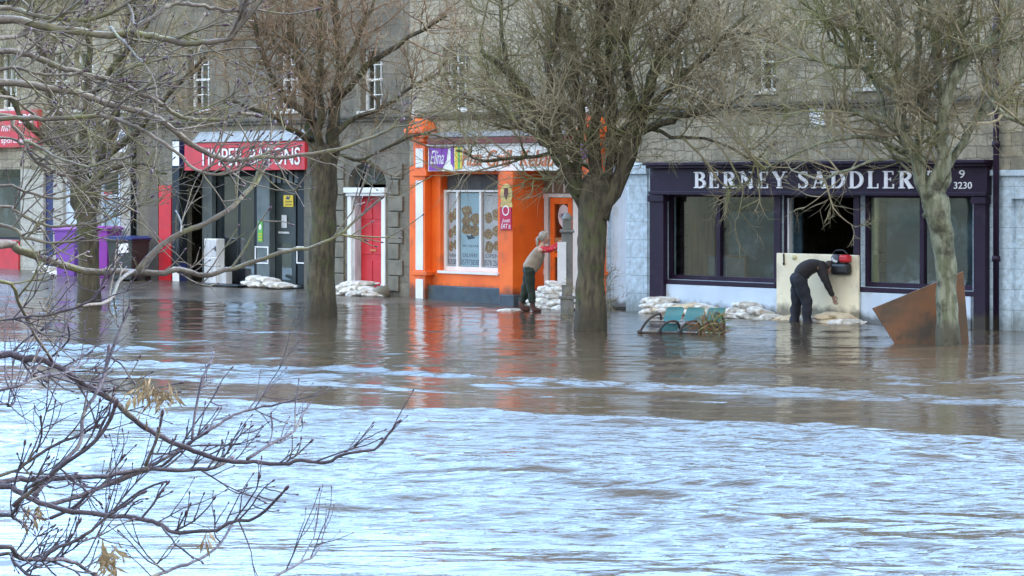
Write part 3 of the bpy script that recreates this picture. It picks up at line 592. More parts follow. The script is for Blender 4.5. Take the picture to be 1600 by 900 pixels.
put_text(mb, 'just', cu-.12, cu+.14, cz2-.27, cz2-.17, .367, shear=.2); put_text(mb, 'EAT it', cu-.15, cu+.16, cz2-.38, cz2-.28, .367, shear=.2); mb.build('lettering', M['letter'], e)
e = empty('projecting_sign', FM.copy()); tag(e, 'small purple box sign with white letters projecting near the thick tree', 'hanging sign')
mb = MB(); bx(mb, 897, 911, 225, 247, .55, .3); sb_ = mb.build('box', M['purple_sign'], e, bevel=.01)
mb = MB(); put_text(mb, 'JAR', U(899, .55), U(909, .55), Zz(240, 904, .55), Zz(233, 904, .55), .551); mb.build('lettering', M['letter'], e); mb = MB(); mb.tube([(U(904, .4), -.4, Zz(222, 904, .4)), (U(904, .4), 0, Zz(222, 904, .4))], .02, 6); mb.build('bracket', M['black'], e)

# ---- F: saddlery
hf = [uh(1040, 1074, 143, 72), uh(1180, 1212, 143, 74), uh(1336, 1378, 137, 74), uh(1464, 1496, 135, 68)]
hf = [(a, b, 4.33, 5.45) for a, b, c, d in hf]
uFa, uFb, uFd, uFe = U(1038), U(1211), U(1345), U(1520)
zw = Zz(447, 1124); zwt = 2.36
zw2 = .66
h1 = (uFa, uFb, .66, zwt); hdo = (U(1222), U(1338), -.1, zwt); h2 = (uFd, uFe, zw2, zwt); hfl = (U(950), U(979), -.1, 2.95)
FB = building('saddlery_building', 'wide building with dark purple saddlery shopfront and white serif lettering', BND['f'], BND['g'], M['rubble'], M['blue_wall'], [h1, hdo, h2, hfl], hf, split=2.98)
for h in hf: sash(FB, h, M['white'], None, 1)
mb = MB(); u0, u1 = U(1014, .16), U(1541, .16)
mb.box(u0, u1, -.14, -.003, 2.36, 2.86); fs = mb.build('fascia_sign', M['purple'], FB, bevel=.01)
mb = MB(); mb.box(u0-.05, u1+.05, -.30, -.003, 2.92, 2.98); mb.box(u0-.02, u1+.02, -.24, -.003, 2.861, 2.919); mb.box(u0, u1, -.18, -.1405, 2.34, 2.41); mb.build('cornice', M['purple'], FB, bevel=.01)
mb = MB(); serif_text(mb, 'BERNEY', U(1084, .14), U(1229, .14), 2.475, 2.79, .1405); mb.build('lettering', M['letter'], fs); mb = MB(); serif_text(mb, 'SADDLERY', U(1247, .14), U(1456, .14), 2.475, 2.79, .1405); mb.build('lettering', M['letter'], fs)
mb = MB(); put_text(mb, '9', U(1499, .14), U(1508, .14), 2.66, 2.80, .141, ext=.012); mb.build('phone_number', M['letter'], fs); mb = MB(); put_text(mb, '3230', U(1491, .14), U(1519, .14), 2.47, 2.59, .141, ext=.012); mb.build('phone_number', M['letter'], fs)
for xa, xb in ((1015, 1037), (1521, 1540)):
    mb = MB(); mb.box(U(xa, .12), U(xb, .12), -.13, -.003, -.3, 2.339); mb.box(U(xa, .12)-.03, U(xb, .12)+.03, -.165, -.003, 2.2, 2.33); mb.build('pilaster', M['purple'], FB, bevel=.01)
for (a, b, z0, z1), ms in ((h1, 1122), (h2, 1440)):
    mb = MB(); w = .07; y = .12; m0 = U(ms, -.12)
    mb.box(a, a+w, y, y+.1, z0, z1); mb.box(b-w, b, y, y+.1, z0, z1); mb.box(m0-.05, m0+.05, y, y+.1, z0+.09, z1-.06); mb.box(a+w+.001, b-w-.001, y+.001, y+.099, z0, z0+.09); mb.box(a+w+.001, b-w-.001, y+.001, y+.099, z1-.06, z1)
    mb.box(a-.05, b+.05, -.05, .119, z0-.09, z0-.002)
    sw = mb.build('shop_window', M['purple'], FB, bevel=.006); MB().box(a+.05, b-.05, .168, .172, z0+.05, z1-.03).build('pane', M['glass'], sw)
    # display behind the glass; teal colour stands in for bluish reflections
    if ms == 1122:
        MB().box(a+.1, a+1.0, .55, .6, z0, z1).build('curtain', M['curtain'], sw)
        MB().box(a+1.05, b, .75, .8, z0, z1-.35).build('backing_sheet', M['windowteal'], sw)
        mb = MB(); c0 = a+.75
        mb.box(c0, c0+.04, .4, .44, z0+.02, z0+.5); mb.box(c0+1.05, c0+1.09, .4, .44, z0+.02, z0+.5); mb.box(c0+.04, c0+1.05, .4, .44, z0+.46, z0+.5); mb.box(c0+.041, c0+1.049, .42, .43, z0+.02, z0+.459, 1); mb.build('crate', [M['curtain'], M['shelf']], sw)
    else:
        MB().box(a+.02, a+.18, .25, .3, z0, z1).build('curtain', M['creamcurtain'], sw)
        MB().box(a+.19, b-.02, .5, .55, z0, z1-.02).build('backing_sheet', M['windowteal'], sw)
mb = MB(); mb.box(uFa+.01, U(1218), -.05, -.003, -.3, h1[2]-.095); mb.build('stall_riser', M['blue_paint'], FB, bevel=.008)
mb = MB(); mb.box(U(1336), uFe-.01, -.05, -.003, -.3, h2[2]-.095); mb.build('stall_riser', M['blue_paint'], FB, bevel=.008)
a, b = hdo[0], hdo[1]
mb = MB(); mb.box(a, a+.1, .05, .14, 0, zwt); mb.box(b-.12, b, .05, .14, 0, zwt); mb.box(a+.101, b-.121, .051, .139, zwt-.06, zwt); mb.box(b-.32, b-.27, .3, .36, 0, zwt); mb.box(uFb+.001, a-.001, -.04, -.001, -.1, zwt-.02); mb.box(b+.001, uFd-.001, -.04, -.001, -.1, zwt-.02); mb.build('door_frame', M['purple'], FB, bevel=.006)
MB().box(a+.101, a+.14, .04, .12, 0, zwt-.07).build('door_edge', M['greywhite'], FB)
# fluted pale blue pier
mb = MB(); a, b = hfl[0], hfl[1]; k = 7
mb.box(a, b, .14, .2, -.1, 2.95)
for i in range(k): x = a+(b-a)*(i+.5)/k; mb.box(x-.04, x+.04, .08, .139, .05, 2.9)
mb.build('fluted_door', M['blue_paint'], FB, bevel=.01)
mb = MB(); mb.box(U(979)+.01, U(1013), -.03, -.001, -.2, 2.75); mb.box(U(979)-.04, U(1013)+.03, -.10, -.001, 2.751, 2.95); mb.build('pier', M['blue_wall'], FB, bevel=.01)
e = empty('wall_sign', FM.copy()); tag(e, 'small square white sign high on the stone wall above the saddlery', 'sign')
mb = MB(); bx(mb, 1265, 1289, 167, 197, .03, .001); mb.build('sign_board', M['letter'], e)
mb = MB(); cu, cz = U(1277, .03), Zz(182, 1277, .03)
for k in range(3): mb.prism([(cu-.2, cz+.1-.1*k), (cu+.18, cz+.02-.1*k), (cu+.18, cz+.0-.1*k), (cu-.2, cz+.08-.1*k)], -.034, -.0305)
mb.build('lettering', M['slate_mid'], e)

# ---- G: pale house at right
hg = [(U(1604), U(1650), 4.33, 5.45)]; hgd = (U(1580), U(1680), -.1, 2.3)
GB_ = building('pale_blue_house', 'pale blue rendered house at the right end with dark downpipe', BND['g'], BND['h'], M['rubble'], M['blue_wall'], [hgd], hg, split=2.7)
for h in hg: sash(GB_, h, M['white'])
mb = MB(); mb.box(hgd[0], hgd[1], .1, .15, -.1, 2.3); mb.build('shutter', M['blue_wall'], GB_)
mb = MB(); mb.tube([(U(1562), -.1, -.2), (U(1562), -.1, LOW_EAVES)], .055, 10)
for z in (1.2, 3.2, 5.2): mb.lathe((U(1562), -.1, z), [(.075, 0), (.075, .1)], 10)
mb.build('downpipe', M['purple'], GB_, smooth=True)
mb = MB(); mb.box(U(1547), BND['h'], -.06, -.001, 2.7, 2.8); mb.build('cornice', M['blue_wall'], GB_)
# pipe beside the saddlery / string course on each building
mb = MB(); mb.tube([(U(955), -.1, 2.9), (U(955), -.1, LOW_EAVES)], .05, 8); mb.build('downpipe', M['slate_paint'], FB, smooth=True)
M['string'] = mat('string_course', (.13, .12, .10), (.08, .075, .06), 5, .9, .4)
for e_, a, b in ((A, 'a', 'b'), (B, 'b', 'c'), (C, 'c', 'd'), (D, 'd', 'e'), (EB, 'e', 'f'), (FB, 'f', 'g'), (GB_, 'g', 'h')):
    mb = MB(); mb.box(BND[a]+.002, BND[b]-.002, -.07, -.001, 3.98, 4.05); mb.box(BND[a]+.002, BND[b]-.002, -.11, -.001, 4.051, 4.1); mb.build('string_course', M['string'], e_)
    mb = MB(); mb.box(BND[a]+.002, BND[b]-.002, -.34, -.001, LOW_EAVES-.18, LOW_EAVES-.02); mb.build('eaves_gutter', M['slate_paint'], e_)
    # small label marks of plaster: none

# ------------------------------------------------------------------ pavement, ground, water
def pave_z(u, d):
    n = noise.noise(Vector((u*.6, d*.6, 0)))*.03+noise.noise(Vector((u*2.1, d*2.1, 3)))*.012
    base = .17-.012*(u+2)-.020*d
    return base+n*.8 if base > -.25 else -.25
mb = MB(); nu, nd = 150, 50; u0, u1 = -13, 34
for j in range(nd+1):
    for i in range(nu+1):
        u = u0+(u1-u0)*i/nu; d = -.1+12*j/nd; z = pave_z(u, d)
        if d > 8.0+noise.noise(Vector((u*.3, 0, 0)))*.4: z = min(z, -.25)
        mb.v.append((u, -d, z))
for j in range(nd):
    for i in range(nu): q = j*(nu+1)+i; mb.f.append((q, q+1, q+nu+2, q+nu+1)); mb.m.append(0)
M['pavement'] = mat('wet_pavement', (.145, .118, .085), (.075, .062, .046), 1.5, .26, .4, c3=(.045, .038, .03), t3=.53, s3=.9, bscale=9)
pv = mb.build('pavement', M['pavement'], smooth=True); pv.matrix_world = FM; tag(pv, kind='structure')
mb = MB(); mb.quad([(-900, -300, -1.5), (900, -300, -1.5), (900, 1500, -1.5), (-900, 1500, -1.5)]); tag(mb.build('ground', mat('river_bed', (.12, .1, .07), None, 1, .9)), kind='structure')

WA = (.0250, .0165, .0050, .0110)
mb = MB(); rg_ = 64; prof = [(-.5, 0), (0, -.5), (3, 1.2), (9, 6), (14, 8), (30, 15), (60, 17), (90, -1.4)]
for i in range(rg_+1):
    an = R(116+(395-116)*i/rg_)                        # unseen bank round the left and behind the viewer, added for dark window reflections
    for j, (dr_, z) in enumerate(prof):
        rr_ = 105+dr_+6*noise.noise(Vector((i*.3, 0, 1))); mb.v.append((rr_*math.cos(an), 20+rr_*math.sin(an), -1.4 if j == 0 else z*(1+.5*noise.noise(Vector((i*.5, j*.4, 7))))))
for i in range(rg_):
    for j in range(len(prof)-1): q = i*len(prof)+j; mb.f.append((q, q+1, q+1+len(prof), q+len(prof))); mb.m.append(0)
tag(mb.build('reflection_hills', mat('reflected_slope', (.05, .055, .035), (.11, .10, .06), .25, .95, c3=(.03, .035, .02), t3=.55, s3=.15), smooth=True), kind='structure')

def water_material():
    m = bpy.data.materials.new('flood_water'); m.use_nodes = True; t = m.node_tree; b = t.nodes['Principled BSDF']; N = t.nodes.new; K = t.links.new
    b.inputs['IOR'].default_value = 1.33; b.inputs['Roughness'].default_value = .04
    tc = N('ShaderNodeTexCoord'); n = N('ShaderNodeTexNoise'); n.inputs['Scale'].default_value = .6; n.inputs['Detail'].default_value = 5; K(tc.outputs['Object'], n.inputs['Vector'])
    cm = N('ShaderNodeMix'); cm.data_type = 'RGBA'; cm.inputs['A'].default_value = (.055, .040, .025, 1); cm.inputs['B'].default_value = (.080, .060, .040, 1); K(n.outputs['Fac'], cm.inputs['Factor']); K(cm.outputs['Result'], b.inputs['Base Color'])
    n2 = N('ShaderNodeTexNoise'); n2.inputs['Scale'].default_value = 13; n2.inputs['Detail'].default_value = 4; mp = N('ShaderNodeMapping'); mp.inputs['Scale'].default_value = (.4, 1, 1); K(tc.outputs['Object'], mp.inputs['Vector']); K(mp.outputs[0], n2.inputs['Vector'])
    bp = N('ShaderNodeBump'); bp.inputs['Strength'].default_value = 1; bp.inputs['Distance'].default_value = .022
    at = N('ShaderNodeAttribute'); at.attribute_name = 'ripple'; mu = N('ShaderNodeMath'); mu.operation = 'MULTIPLY_ADD'; mu.inputs[1].default_value = .8; mu.inputs[2].default_value = .26; K(at.outputs['Fac'], mu.inputs[0])
    m2 = N('ShaderNodeMath'); m2.operation = 'MULTIPLY'; K(mu.outputs[0], m2.inputs[0]); K(n2.outputs['Fac'], m2.inputs[1]); K(m2.outputs[0], bp.inputs['Height']); K(bp.outputs[0], b.inputs['Normal'])
    return m
WATER = water_material()
def spectrum_field(seed, size, n=512, kmin=1.0, kmax=20., p=2.0, ang=0., ecc=0.0):
    """periodic random surface, unit variance; ecc > 0 favours waves travelling along ang"""
    rg = np.random.RandomState(seed); k = np.fft.fftfreq(n, size/n)*2*np.pi; kx, ky = np.meshgrid(k, k); kk = np.hypot(kx, ky)+1e-9
    am = np.where((kk > kmin) & (kk < kmax), kk**-p, 0)
    if ecc: c = (kx*math.cos(ang)+ky*math.sin(ang))/kk; am = am*(np.abs(c)**ecc+.05)
    f = np.fft.ifft2(am*np.exp(2j*np.pi*rg.rand(n, n))).real; return f/f.std()
def sample(f, size, x, y):
    n = f.shape[0]; u = (x/size*n) % n; v = (y/size*n) % n; i = np.floor(u).astype(int); j = np.floor(v).astype(int); a = u-i; b = v-j
    i %= n; j %= n; i1 = (i+1) % n; j1 = (j+1) % n
    return f[j, i]*(1-a)*(1-b)+f[j, i1]*a*(1-b)+f[j1, i]*(1-a)*b+f[j1, i1]*a*b
ys = [12.5]
while ys[-1] < 68: ys.append(ys[-1]+(.030 if ys[-1] < 33 else .055))
ys = np.array(ys); xs = np.arange(-15, 15.01, .05); GX, GY = np.meshgrid(xs, ys)
A_ = np.array([-3.41, 30.3]); dv = np.array([4.83+3.41, 25.4-30.3]); dv /= np.linalg.norm(dv); nv = np.array([dv[1], -dv[0]]); nv = nv if nv[1] < 0 else -nv
along = GX*dv[0]+GY*dv[1]; dist = (GX-A_[0])*nv[0]+(GY-A_[1])*nv[1]
sstep = lambda v, a, b: (lambda t: t*t*(3-2*t))(np.clip((v-a)/(b-a), 0, 1))
f_lo = spectrum_field(1, 40, 256, .1, 2.0, 1.8); f_st = spectrum_field(2, 40, 256, .3, 6, 1.6); f_ho = spectrum_field(3, 40, 256, .2, 8, 1.7); f_st2 = spectrum_field(6, 40, 512, 1, 20, 1.4)
dw = dist+.34*sample(f_lo, 40, GX*.8, GY*.8)+.16*sample(f_st2, 40, along*.35, dist)
river = sstep(dw, -.12, .22)
st = sample(f_st, 40, along*.22, dist*1.0)+.35*sample(f_st2, 40, along*.25, dist)
band = np.exp(-((dw+4.6+.12*along*.0)/.45)**2)*1.9+np.exp(-((dw+2.6)/.25)**2)*1.0+np.exp(-(((GX+6.2)/3.2)**2+((GY-41.5)/3.6)**2)**2)*1.3+np.exp(-(((GX-4.5)/3)**2+((GY-33)/1.2)**2))*.8
streak = sstep(st+band, 1.0, 1.7)*sstep(dist, -19, -8)
ho = sample(f_ho, 40, along*.16+9, dist*.8+4)+.4*sample(f_st2, 40, along*.3+3, dist+1)
holes = sstep(ho, 1.2, 1.75)
rip = np.maximum(river*(1-.80*holes), 1.05*streak)
# near ripples, two scales, plus slow swell
wx = GX*.42+.5*sample(f_lo, 40, GX*.7+3, GY*.7); wy = GY+.10*GX+.25*sample(f_lo, 40, GX*.5, GY*.5+8)
h1 = sample(spectrum_field(4, 20, 1024, 8, 85, 2.0, math.pi/2, .8), 20, wx, wy); h2 = sample(spectrum_field(5, 37, 512, 1.2, 7, 2.2, math.pi/2-.2, 1.2), 37, wx*1.3, wy)
h1 = h1*(.95+.32*np.clip(sample(f_st, 40, along*.3+5, dist+2), -.9, 1.8))
H = rip*(WA[0]*h1+WA[1]*h2)+(1-rip)*(WA[2]*h1+WA[3]*h2)
H += .004*np.sin(along*1.1+h2)*river
edge = np.minimum.reduce([sstep(GX, -15, -13.5), sstep(-GX, -15, -13.5), sstep(GY, 12.5, 13.3), sstep(-GY, -68, -66)]); H *= edge
ny_, nx_ = GX.shape; vv = np.stack([GX, GY, H], -1).reshape(-1, 3).astype(np.float32)
idx = (np.arange(ny_-1)[:, None]*nx_+np.arange(nx_-1)[None]).ravel(); ff = np.stack([idx, idx+1, idx+nx_+1, idx+nx_], -1).astype(np.int32)
x0_, x1_, y0_, y1_ = xs[0], xs[-1], ys[0], ys[-1]; nb = len(vv)
ov = np.array([(x0_, y0_, 0), (x1_, y0_, 0), (x1_, y1_, 0), (x0_, y1_, 0), (-700, -200, 0), (700, -200, 0), (700, 900, 0), (-700, 900, 0)], np.float32); of = np.array([(4, 5, 1, 0), (5, 6, 2, 1), (6, 7, 3, 2), (7, 4, 0, 3)], np.int32)+nb
vv = np.concatenate([vv, ov]); ff = np.concatenate([ff, of])
me = bpy.data.meshes.new('water'); me.vertices.add(len(vv)); me.vertices.foreach_set('co', vv.ravel()); me.loops.add(len(ff)*4); me.loops.foreach_set('vertex_index', ff.ravel())
me.polygons.add(len(ff)); me.polygons.foreach_set('loop_start', np.arange(0, len(ff)*4, 4, dtype=np.int32)); me.polygons.foreach_set('loop_total', np.full(len(ff), 4, np.int32)); me.polygons.foreach_set('use_smooth', np.ones(len(ff), bool)); me.update(); me.materials.append(WATER)
ra = me.attributes.new('ripple', 'FLOAT', 'POINT'); ra.data.foreach_set('value', np.concatenate([(rip*edge).ravel(), np.zeros(8)]).astype(np.float32))
wo = bpy.data.objects.new('water', me); COL.objects.link(wo); tag(wo, kind='structure')

# ------------------------------------------------------------------ trees behind the flood
def bark(name, c1, c2, c3, t3=.56):
    return mat(name, c1, c2, 13, .92, 1, stretch=(1, 1, .22), c3=c3, t3=t3, s3=3.2, bscale=24, wet=.42, bdist=.05, lo=.42, hi=.58, detail=9)
M['bark'] = bark('lime_bark', (.095, .078, .048), (.045, .038, .025), (.075, .082, .032))
M['bark_pale'] = bark('pale_bark', (.22, .225, .16), (.12, .13, .075), (.045, .045, .028), .56)
M['twig'] = mat('olive_twig', (.25, .21, .13), (.15, .125, .078), 1.2, .9, c3=(.13, .14, .05), t3=.56, s3=.7)
M['twig_red'] = mat('reddish_twig', (.23, .155, .095), (.14, .095, .058), 1.2, .9, c3=(.13, .12, .06), t3=.58, s3=.7)
M['bark_fg'] = mat('near_bark', (.15, .125, .10), (.085, .07, .06), 9, .85, .5, c3=(.13, .125, .05), t3=.56, s3=5, bscale=60)
M['bark_low'] = mat('near_bark_dark', (.085, .068, .082), (.04, .032, .045), 9, .85, .6, c3=(.16, .14, .09), t3=.62, s3=5, bscale=60)
M['bud'] = mat('bud_purple', (.06, .03, .045), None, 8, .6)

def smooth_path(pts, n=4):
    out = []; P = [pts[0]]+list(pts)+[pts[-1]]
    for i in range(1, len(P)-2):
        a, b, c, d = P[i-1], P[i], P[i+1], P[i+2]
        for k in range(n):
            t = k/n; out.append(.5*((2*b)+(c-a)*t+(2*a-5*b+4*c-d)*t*t+(3*b-a-3*c+d)*t**3))
    out.append(pts[-1]); return out
def grow(mb, rnd, p, dr, L_, r, lvl, maxl, droop=.0, mi=0, segs=None, spread=1.0, dens=1.0):
    n = segs or (6 if lvl < 2 else 4); pts = [p.copy()]; d = dr.normalized(); rad = [r]
    for i in range(n):
        d = (d+Vector((rnd.gauss(0, .16), rnd.gauss(0, .16), rnd.gauss(0, .13)+(.07 if lvl < 2 else -droop)))).normalized()
        pts.append(pts[-1]+d*(L_/n)); rad.append(r*(1-.78*(i+1)/n))
    mb.tube(pts, rad, 5 if r > .012 else 3, mi, cap=False)
    if lvl < maxl:
        k = int(rnd.uniform(.75, 1.25)*(7, 6, 6, 4)[lvl]*dens)
        for j in range(k):
            t = rnd.uniform(.15, 1); i = min(int(t*n), n-1); q = pts[i].lerp(pts[i+1], t*n-i)
            tan = (pts[i+1]-pts[i]).normalized(); ax = tan.orthogonal().normalized(); ax.rotate(Matrix.Rotation(rnd.uniform(0, 2*math.pi), 3, tan))
            nd = (tan*rnd.uniform(.5, 1.0)+ax*rnd.uniform(.5, 1.1)*spread).normalized()
            grow(mb, rnd, q, nd, L_*rnd.uniform(.38, .62), max(r*.48, .0052), lvl+1, maxl, droop, mi, None, spread, dens)
def make_tree(name, label, base, trunk, limbs, seed, barkm, twigm, L0=1.45, density=1.0, maxl=2, droopy=0.05, extra=None):
    rnd = random.Random(seed); Y = base[1]; sc = Y/F
    e = empty(name, Matrix.Translation(base)); tag(e, label, 'tree', 'bare trees standing in the floodwater')
    loc = lambda px, py, dy=0: W(px, py, Y+dy)*1.0-Vector(base)
    tp = [loc(px, py) for px, py, w in trunk]; tp[0].z = -.7
    tb = MB(); ps = smooth_path(tp, 12); ws = []
    for i in range(len(trunk)-1):
        for k in range(12): ws.append((trunk[i][2]*(1-k/12)+trunk[i+1][2]*k/12)*sc/2)
    ws.append(trunk[-1][2]*sc/2)
    ws = [w*.88*(1+.22*max(0, 1-i/11)) for i, w in enumerate(ws)]
    dirn = (ps[-1]-ps[-2]).normalized(); ps += [ps[-1]+dirn*ws[-1]*.5, ps[-1]+dirn*ws[-1]*.85]; ws += [ws[-1]*.75, ws[-1]*.25]
    tb.tube(ps, ws, 28, jit=.0)
    cr = MB()
    for li, (pts, w0, w1) in enumerate(limbs):
        dz = rnd.uniform(-1, 1)*1.1 if li % 2 else rnd.uniform(-.5, .5)*1.6; n = len(pts)
        if w0 > 15: pts = [(trunk[-2][0]*.6+pts[0][0]*.4, pts[0][1]+42)]+pts; n += 1
        P = smooth_path([loc(x, y, dz*(i/(n-1))) for i, (x, y) in enumerate(pts)], 3)
        P = [p+Vector((rnd.gauss(0, .028), rnd.gauss(0, .03), rnd.gauss(0, .015))) for p in P]
        rr = [(w0+(w1-w0)*i/(len(P)-1))*sc/2*.95 for i in range(len(P))]
        tb.tube(P, rr, 10, jit=.08)
        length = sum((P[i+1]-P[i]).length for i in range(len(P)-1)); k = int(length*8.5*density*(.45 if w0 <= 8 and pts[-1][1] > 200 else 1))
        for j in range(k):
            t = rnd.uniform(.12, 1)**.8; f = t*(len(P)-1); i = min(int(f), len(P)-2); q = P[i].lerp(P[i+1], f-i)
            tan = (P[i+1]-P[i]).normalized(); ax = tan.orthogonal().normalized(); ax.rotate(Matrix.Rotation(rnd.uniform(0, 2*math.pi), 3, tan))
            nd = (tan*rnd.uniform(.3, .8)+ax*1.0+Vector((0, 0, rnd.uniform(-.15, .5)))).normalized()
            Lr = L0*rnd.uniform(.55, 1.25)
            grow(cr, rnd, q, nd, Lr, rnd.uniform(.013, .027), 0, maxl, droopy, 0, None, 1.0, density)
    if extra: extra(cr, rnd, loc)
    for i, v in enumerate(tb.v):
        v = Vector(v); q = Vector((v.x*9, v.y*9, v.z*2.6)); tb.v[i] = tuple(v+noise.noise_vector(q)*.022+noise.noise_vector(v*3.1)*.035+noise.noise_vector(v*24)*.006)
    tb.build('trunk', barkm, e, smooth=True); cr.build('crown', twigm, e)
    return e
def tbase(px, py): Y = CAMZ*F/(py-HOR); return ((px-800)/F*Y, Y, 0)
def sprouts(cr, rnd, loc):
    for k in range(26):
        s = rnd.choice((-1, 1)); x = 922+s*rnd.uniform(20, 28); y = rnd.uniform(430, 505)
        p = loc(x, y, rnd.uniform(-.2, 0)); grow(cr, rnd, p, Vector((s*rnd.uniform(.2, 1), rnd.uniform(-.3, .3), rnd.uniform(.3, 1))), rnd.uniform(.15, .45), .005, 2, 3, .0, 0)
def ivy(cr, rnd, loc): pass
make_tree('lime_tree', 'bare tree with dark straight trunk in front of the purple bins', tbase(139, 478), [(139, 478, 42), (138, 400, 36), (133, 330, 38), (130, 295, 42)],
 [([(120, 300), (108, 240), (88, 175), (70, 100), (50, 30), (42, -40)], 22, 9), ([(146, 300), (165, 235), (182, 160), (192, 90), (204, 20), (210, -40)], 24, 9), ([(132, 292), (130, 210), (140, 110), (135, 20), (138, -40)], 18, 9),
  ([(158, 250), (215, 205), (262, 150), (305, 105), (350, 50)], 12, 5), ([(110, 245), (60, 210), (20, 160), (-20, 110)], 12, 5), ([(140, 150), (200, 80), (240, 20), (260, -40)], 10, 5), ([(160, 270), (220, 255), (262, 275)], 6, 3)], 11, M['bark'], M['twig'], density=.85)
make_tree('lime_tree', 'bare reddish-twigged tree beside the red door, trunk rough with small shoots', tbase(503, 497), [(503, 497, 50), (502, 420, 48), (506, 330, 46), (505, 270, 50), (502, 240, 50)],
 [([(490, 250), (485, 180), (470, 100), (455, 30), (448, -40)], 26, 10), ([(517, 250), (522, 190), (533, 110), (523, 40), (528, -40)], 28, 10), ([(487, 190), (432, 135), (405, 60), (395, -20)], 14, 5), ([(528, 150), (580, 100), (640, 60), (700, 25)], 13, 4),
  ([(510, 230), (545, 190), (600, 165), (650, 130), (700, 112)], 10, 4), ([(488, 220), (450, 200), (400, 170), (350, 160)], 10, 4), ([(500, 235), (500, 150), (498, 60), (495, -40)], 18, 8), ([(470, 100), (420, 60), (380, 10)], 8, 4), ([(530, 110), (570, 40), (590, -30)], 10, 5), ([(525, 240), (570, 250), (640, 215), (680, 205)], 6, 3)], 22, M['bark'], M['twig_red'], density=.85)
make_tree('lime_tree', 'bare tree with the thickest trunk, standing beside the grey iron post', tbase(922, 515), [(922, 515, 54), (923, 440, 50), (925, 370, 50), (928, 320, 54), (932, 290, 62)],
 [([(905, 300), (885, 262), (862, 225), (845, 190), (830, 150), (790, 110), (750, 80)], 28, 8), ([(955, 300), (978, 255), (988, 215), (1002, 180), (1012, 140), (1036, 80), (1062, 40), (1090, -20)], 30, 10), ([(930, 290), (928, 210), (935, 120), (930, 40), (935, -40)], 26, 11),
  ([(985, 215), (985, 140), (975, 80), (985, 20), (990, -40)], 17, 8), ([(1002, 182), (1042, 140), (1082, 110), (1122, 70), (1170, 20)], 16, 6), ([(1000, 205), (1050, 188), (1095, 175), (1130, 165), (1160, 150)], 14, 4), ([(862, 228), (820, 200), (770, 172), (715, 140)], 13, 4),
  ([(882, 262), (872, 200), (857, 120), (870, 40), (880, -40)], 18, 8), ([(903, 285), (908, 200), (900, 120), (890, 40), (895, -40)], 18, 9), ([(955, 250), (955, 170), (950, 90), (952, 10), (955, -40)], 16, 8), ([(870, 240), (820, 245), (760, 250), (715, 235)], 8, 3),
  ([(1040, 90), (1100, 60), (1150, 55), (1220, 40)], 9, 4), ([(940, 290), (920, 265), (890, 240)], 12, 5), ([(1000, 190), (1050, 215), (1100, 215), (1160, 240), (1200, 270)], 7, 3), ([(845, 190), (800, 130), (790, 60), (780, -20)], 10, 5)], 33, M['bark'], M['twig'], density=1.0, extra=sprouts)
make_tree('lime_tree', 'bare tree with pale mottled trunk leaning against the wooden board', tbase(1487, 540), [(1482, 540, 42), (1480, 470, 36), (1476, 400, 38), (1468, 345, 42), (1461, 310, 46)],
 [([(1448, 300), (1430, 250), (1412, 215), (1385, 190), (1345, 180), (1310, 168)], 28, 6), ([(1412, 215), (1400, 150), (1392, 90), (1350, 40), (1320, -20)], 16, 6), ([(1462, 300), (1475, 240), (1476, 190), (1480, 140), (1502, 100), (1540, 70), (1570, 30), (1590, -40)], 30, 10),
  ([(1476, 190), (1470, 120), (1460, 60), (1450, -30)], 16, 7), ([(1478, 265), (1515, 200), (1545, 155), (1580, 130), (1620, 110)], 18, 7), ([(1432, 250), (1440, 170), (1430, 100), (1435, 20), (1440, -40)], 16, 8), ([(1400, 150), (1340, 110), (1290, 100), (1240, 80)], 8, 3),
  ([(1430, 255), (1380, 245), (1330, 262), (1280, 290)], 7, 3), ([(1425, 245), (1360, 215), (1280, 225), (1190, 270)], 8, 3), ([(1545, 155), (1590, 190), (1630, 200)], 8, 4), ([(1500, 100), (1500, 30), (1510, -40)], 12, 7), ([(1395, 95), (1400, 30), (1390, -40)], 11, 6), ([(1540, 75), (1600, 60), (1660, 30)], 9, 4),
  ([(1385, 190), (1370, 130), (1345, 90), (1300, 60), (1270, 10)], 8, 4)], 44, M['bark_pale'], M['twig'], density=.95)

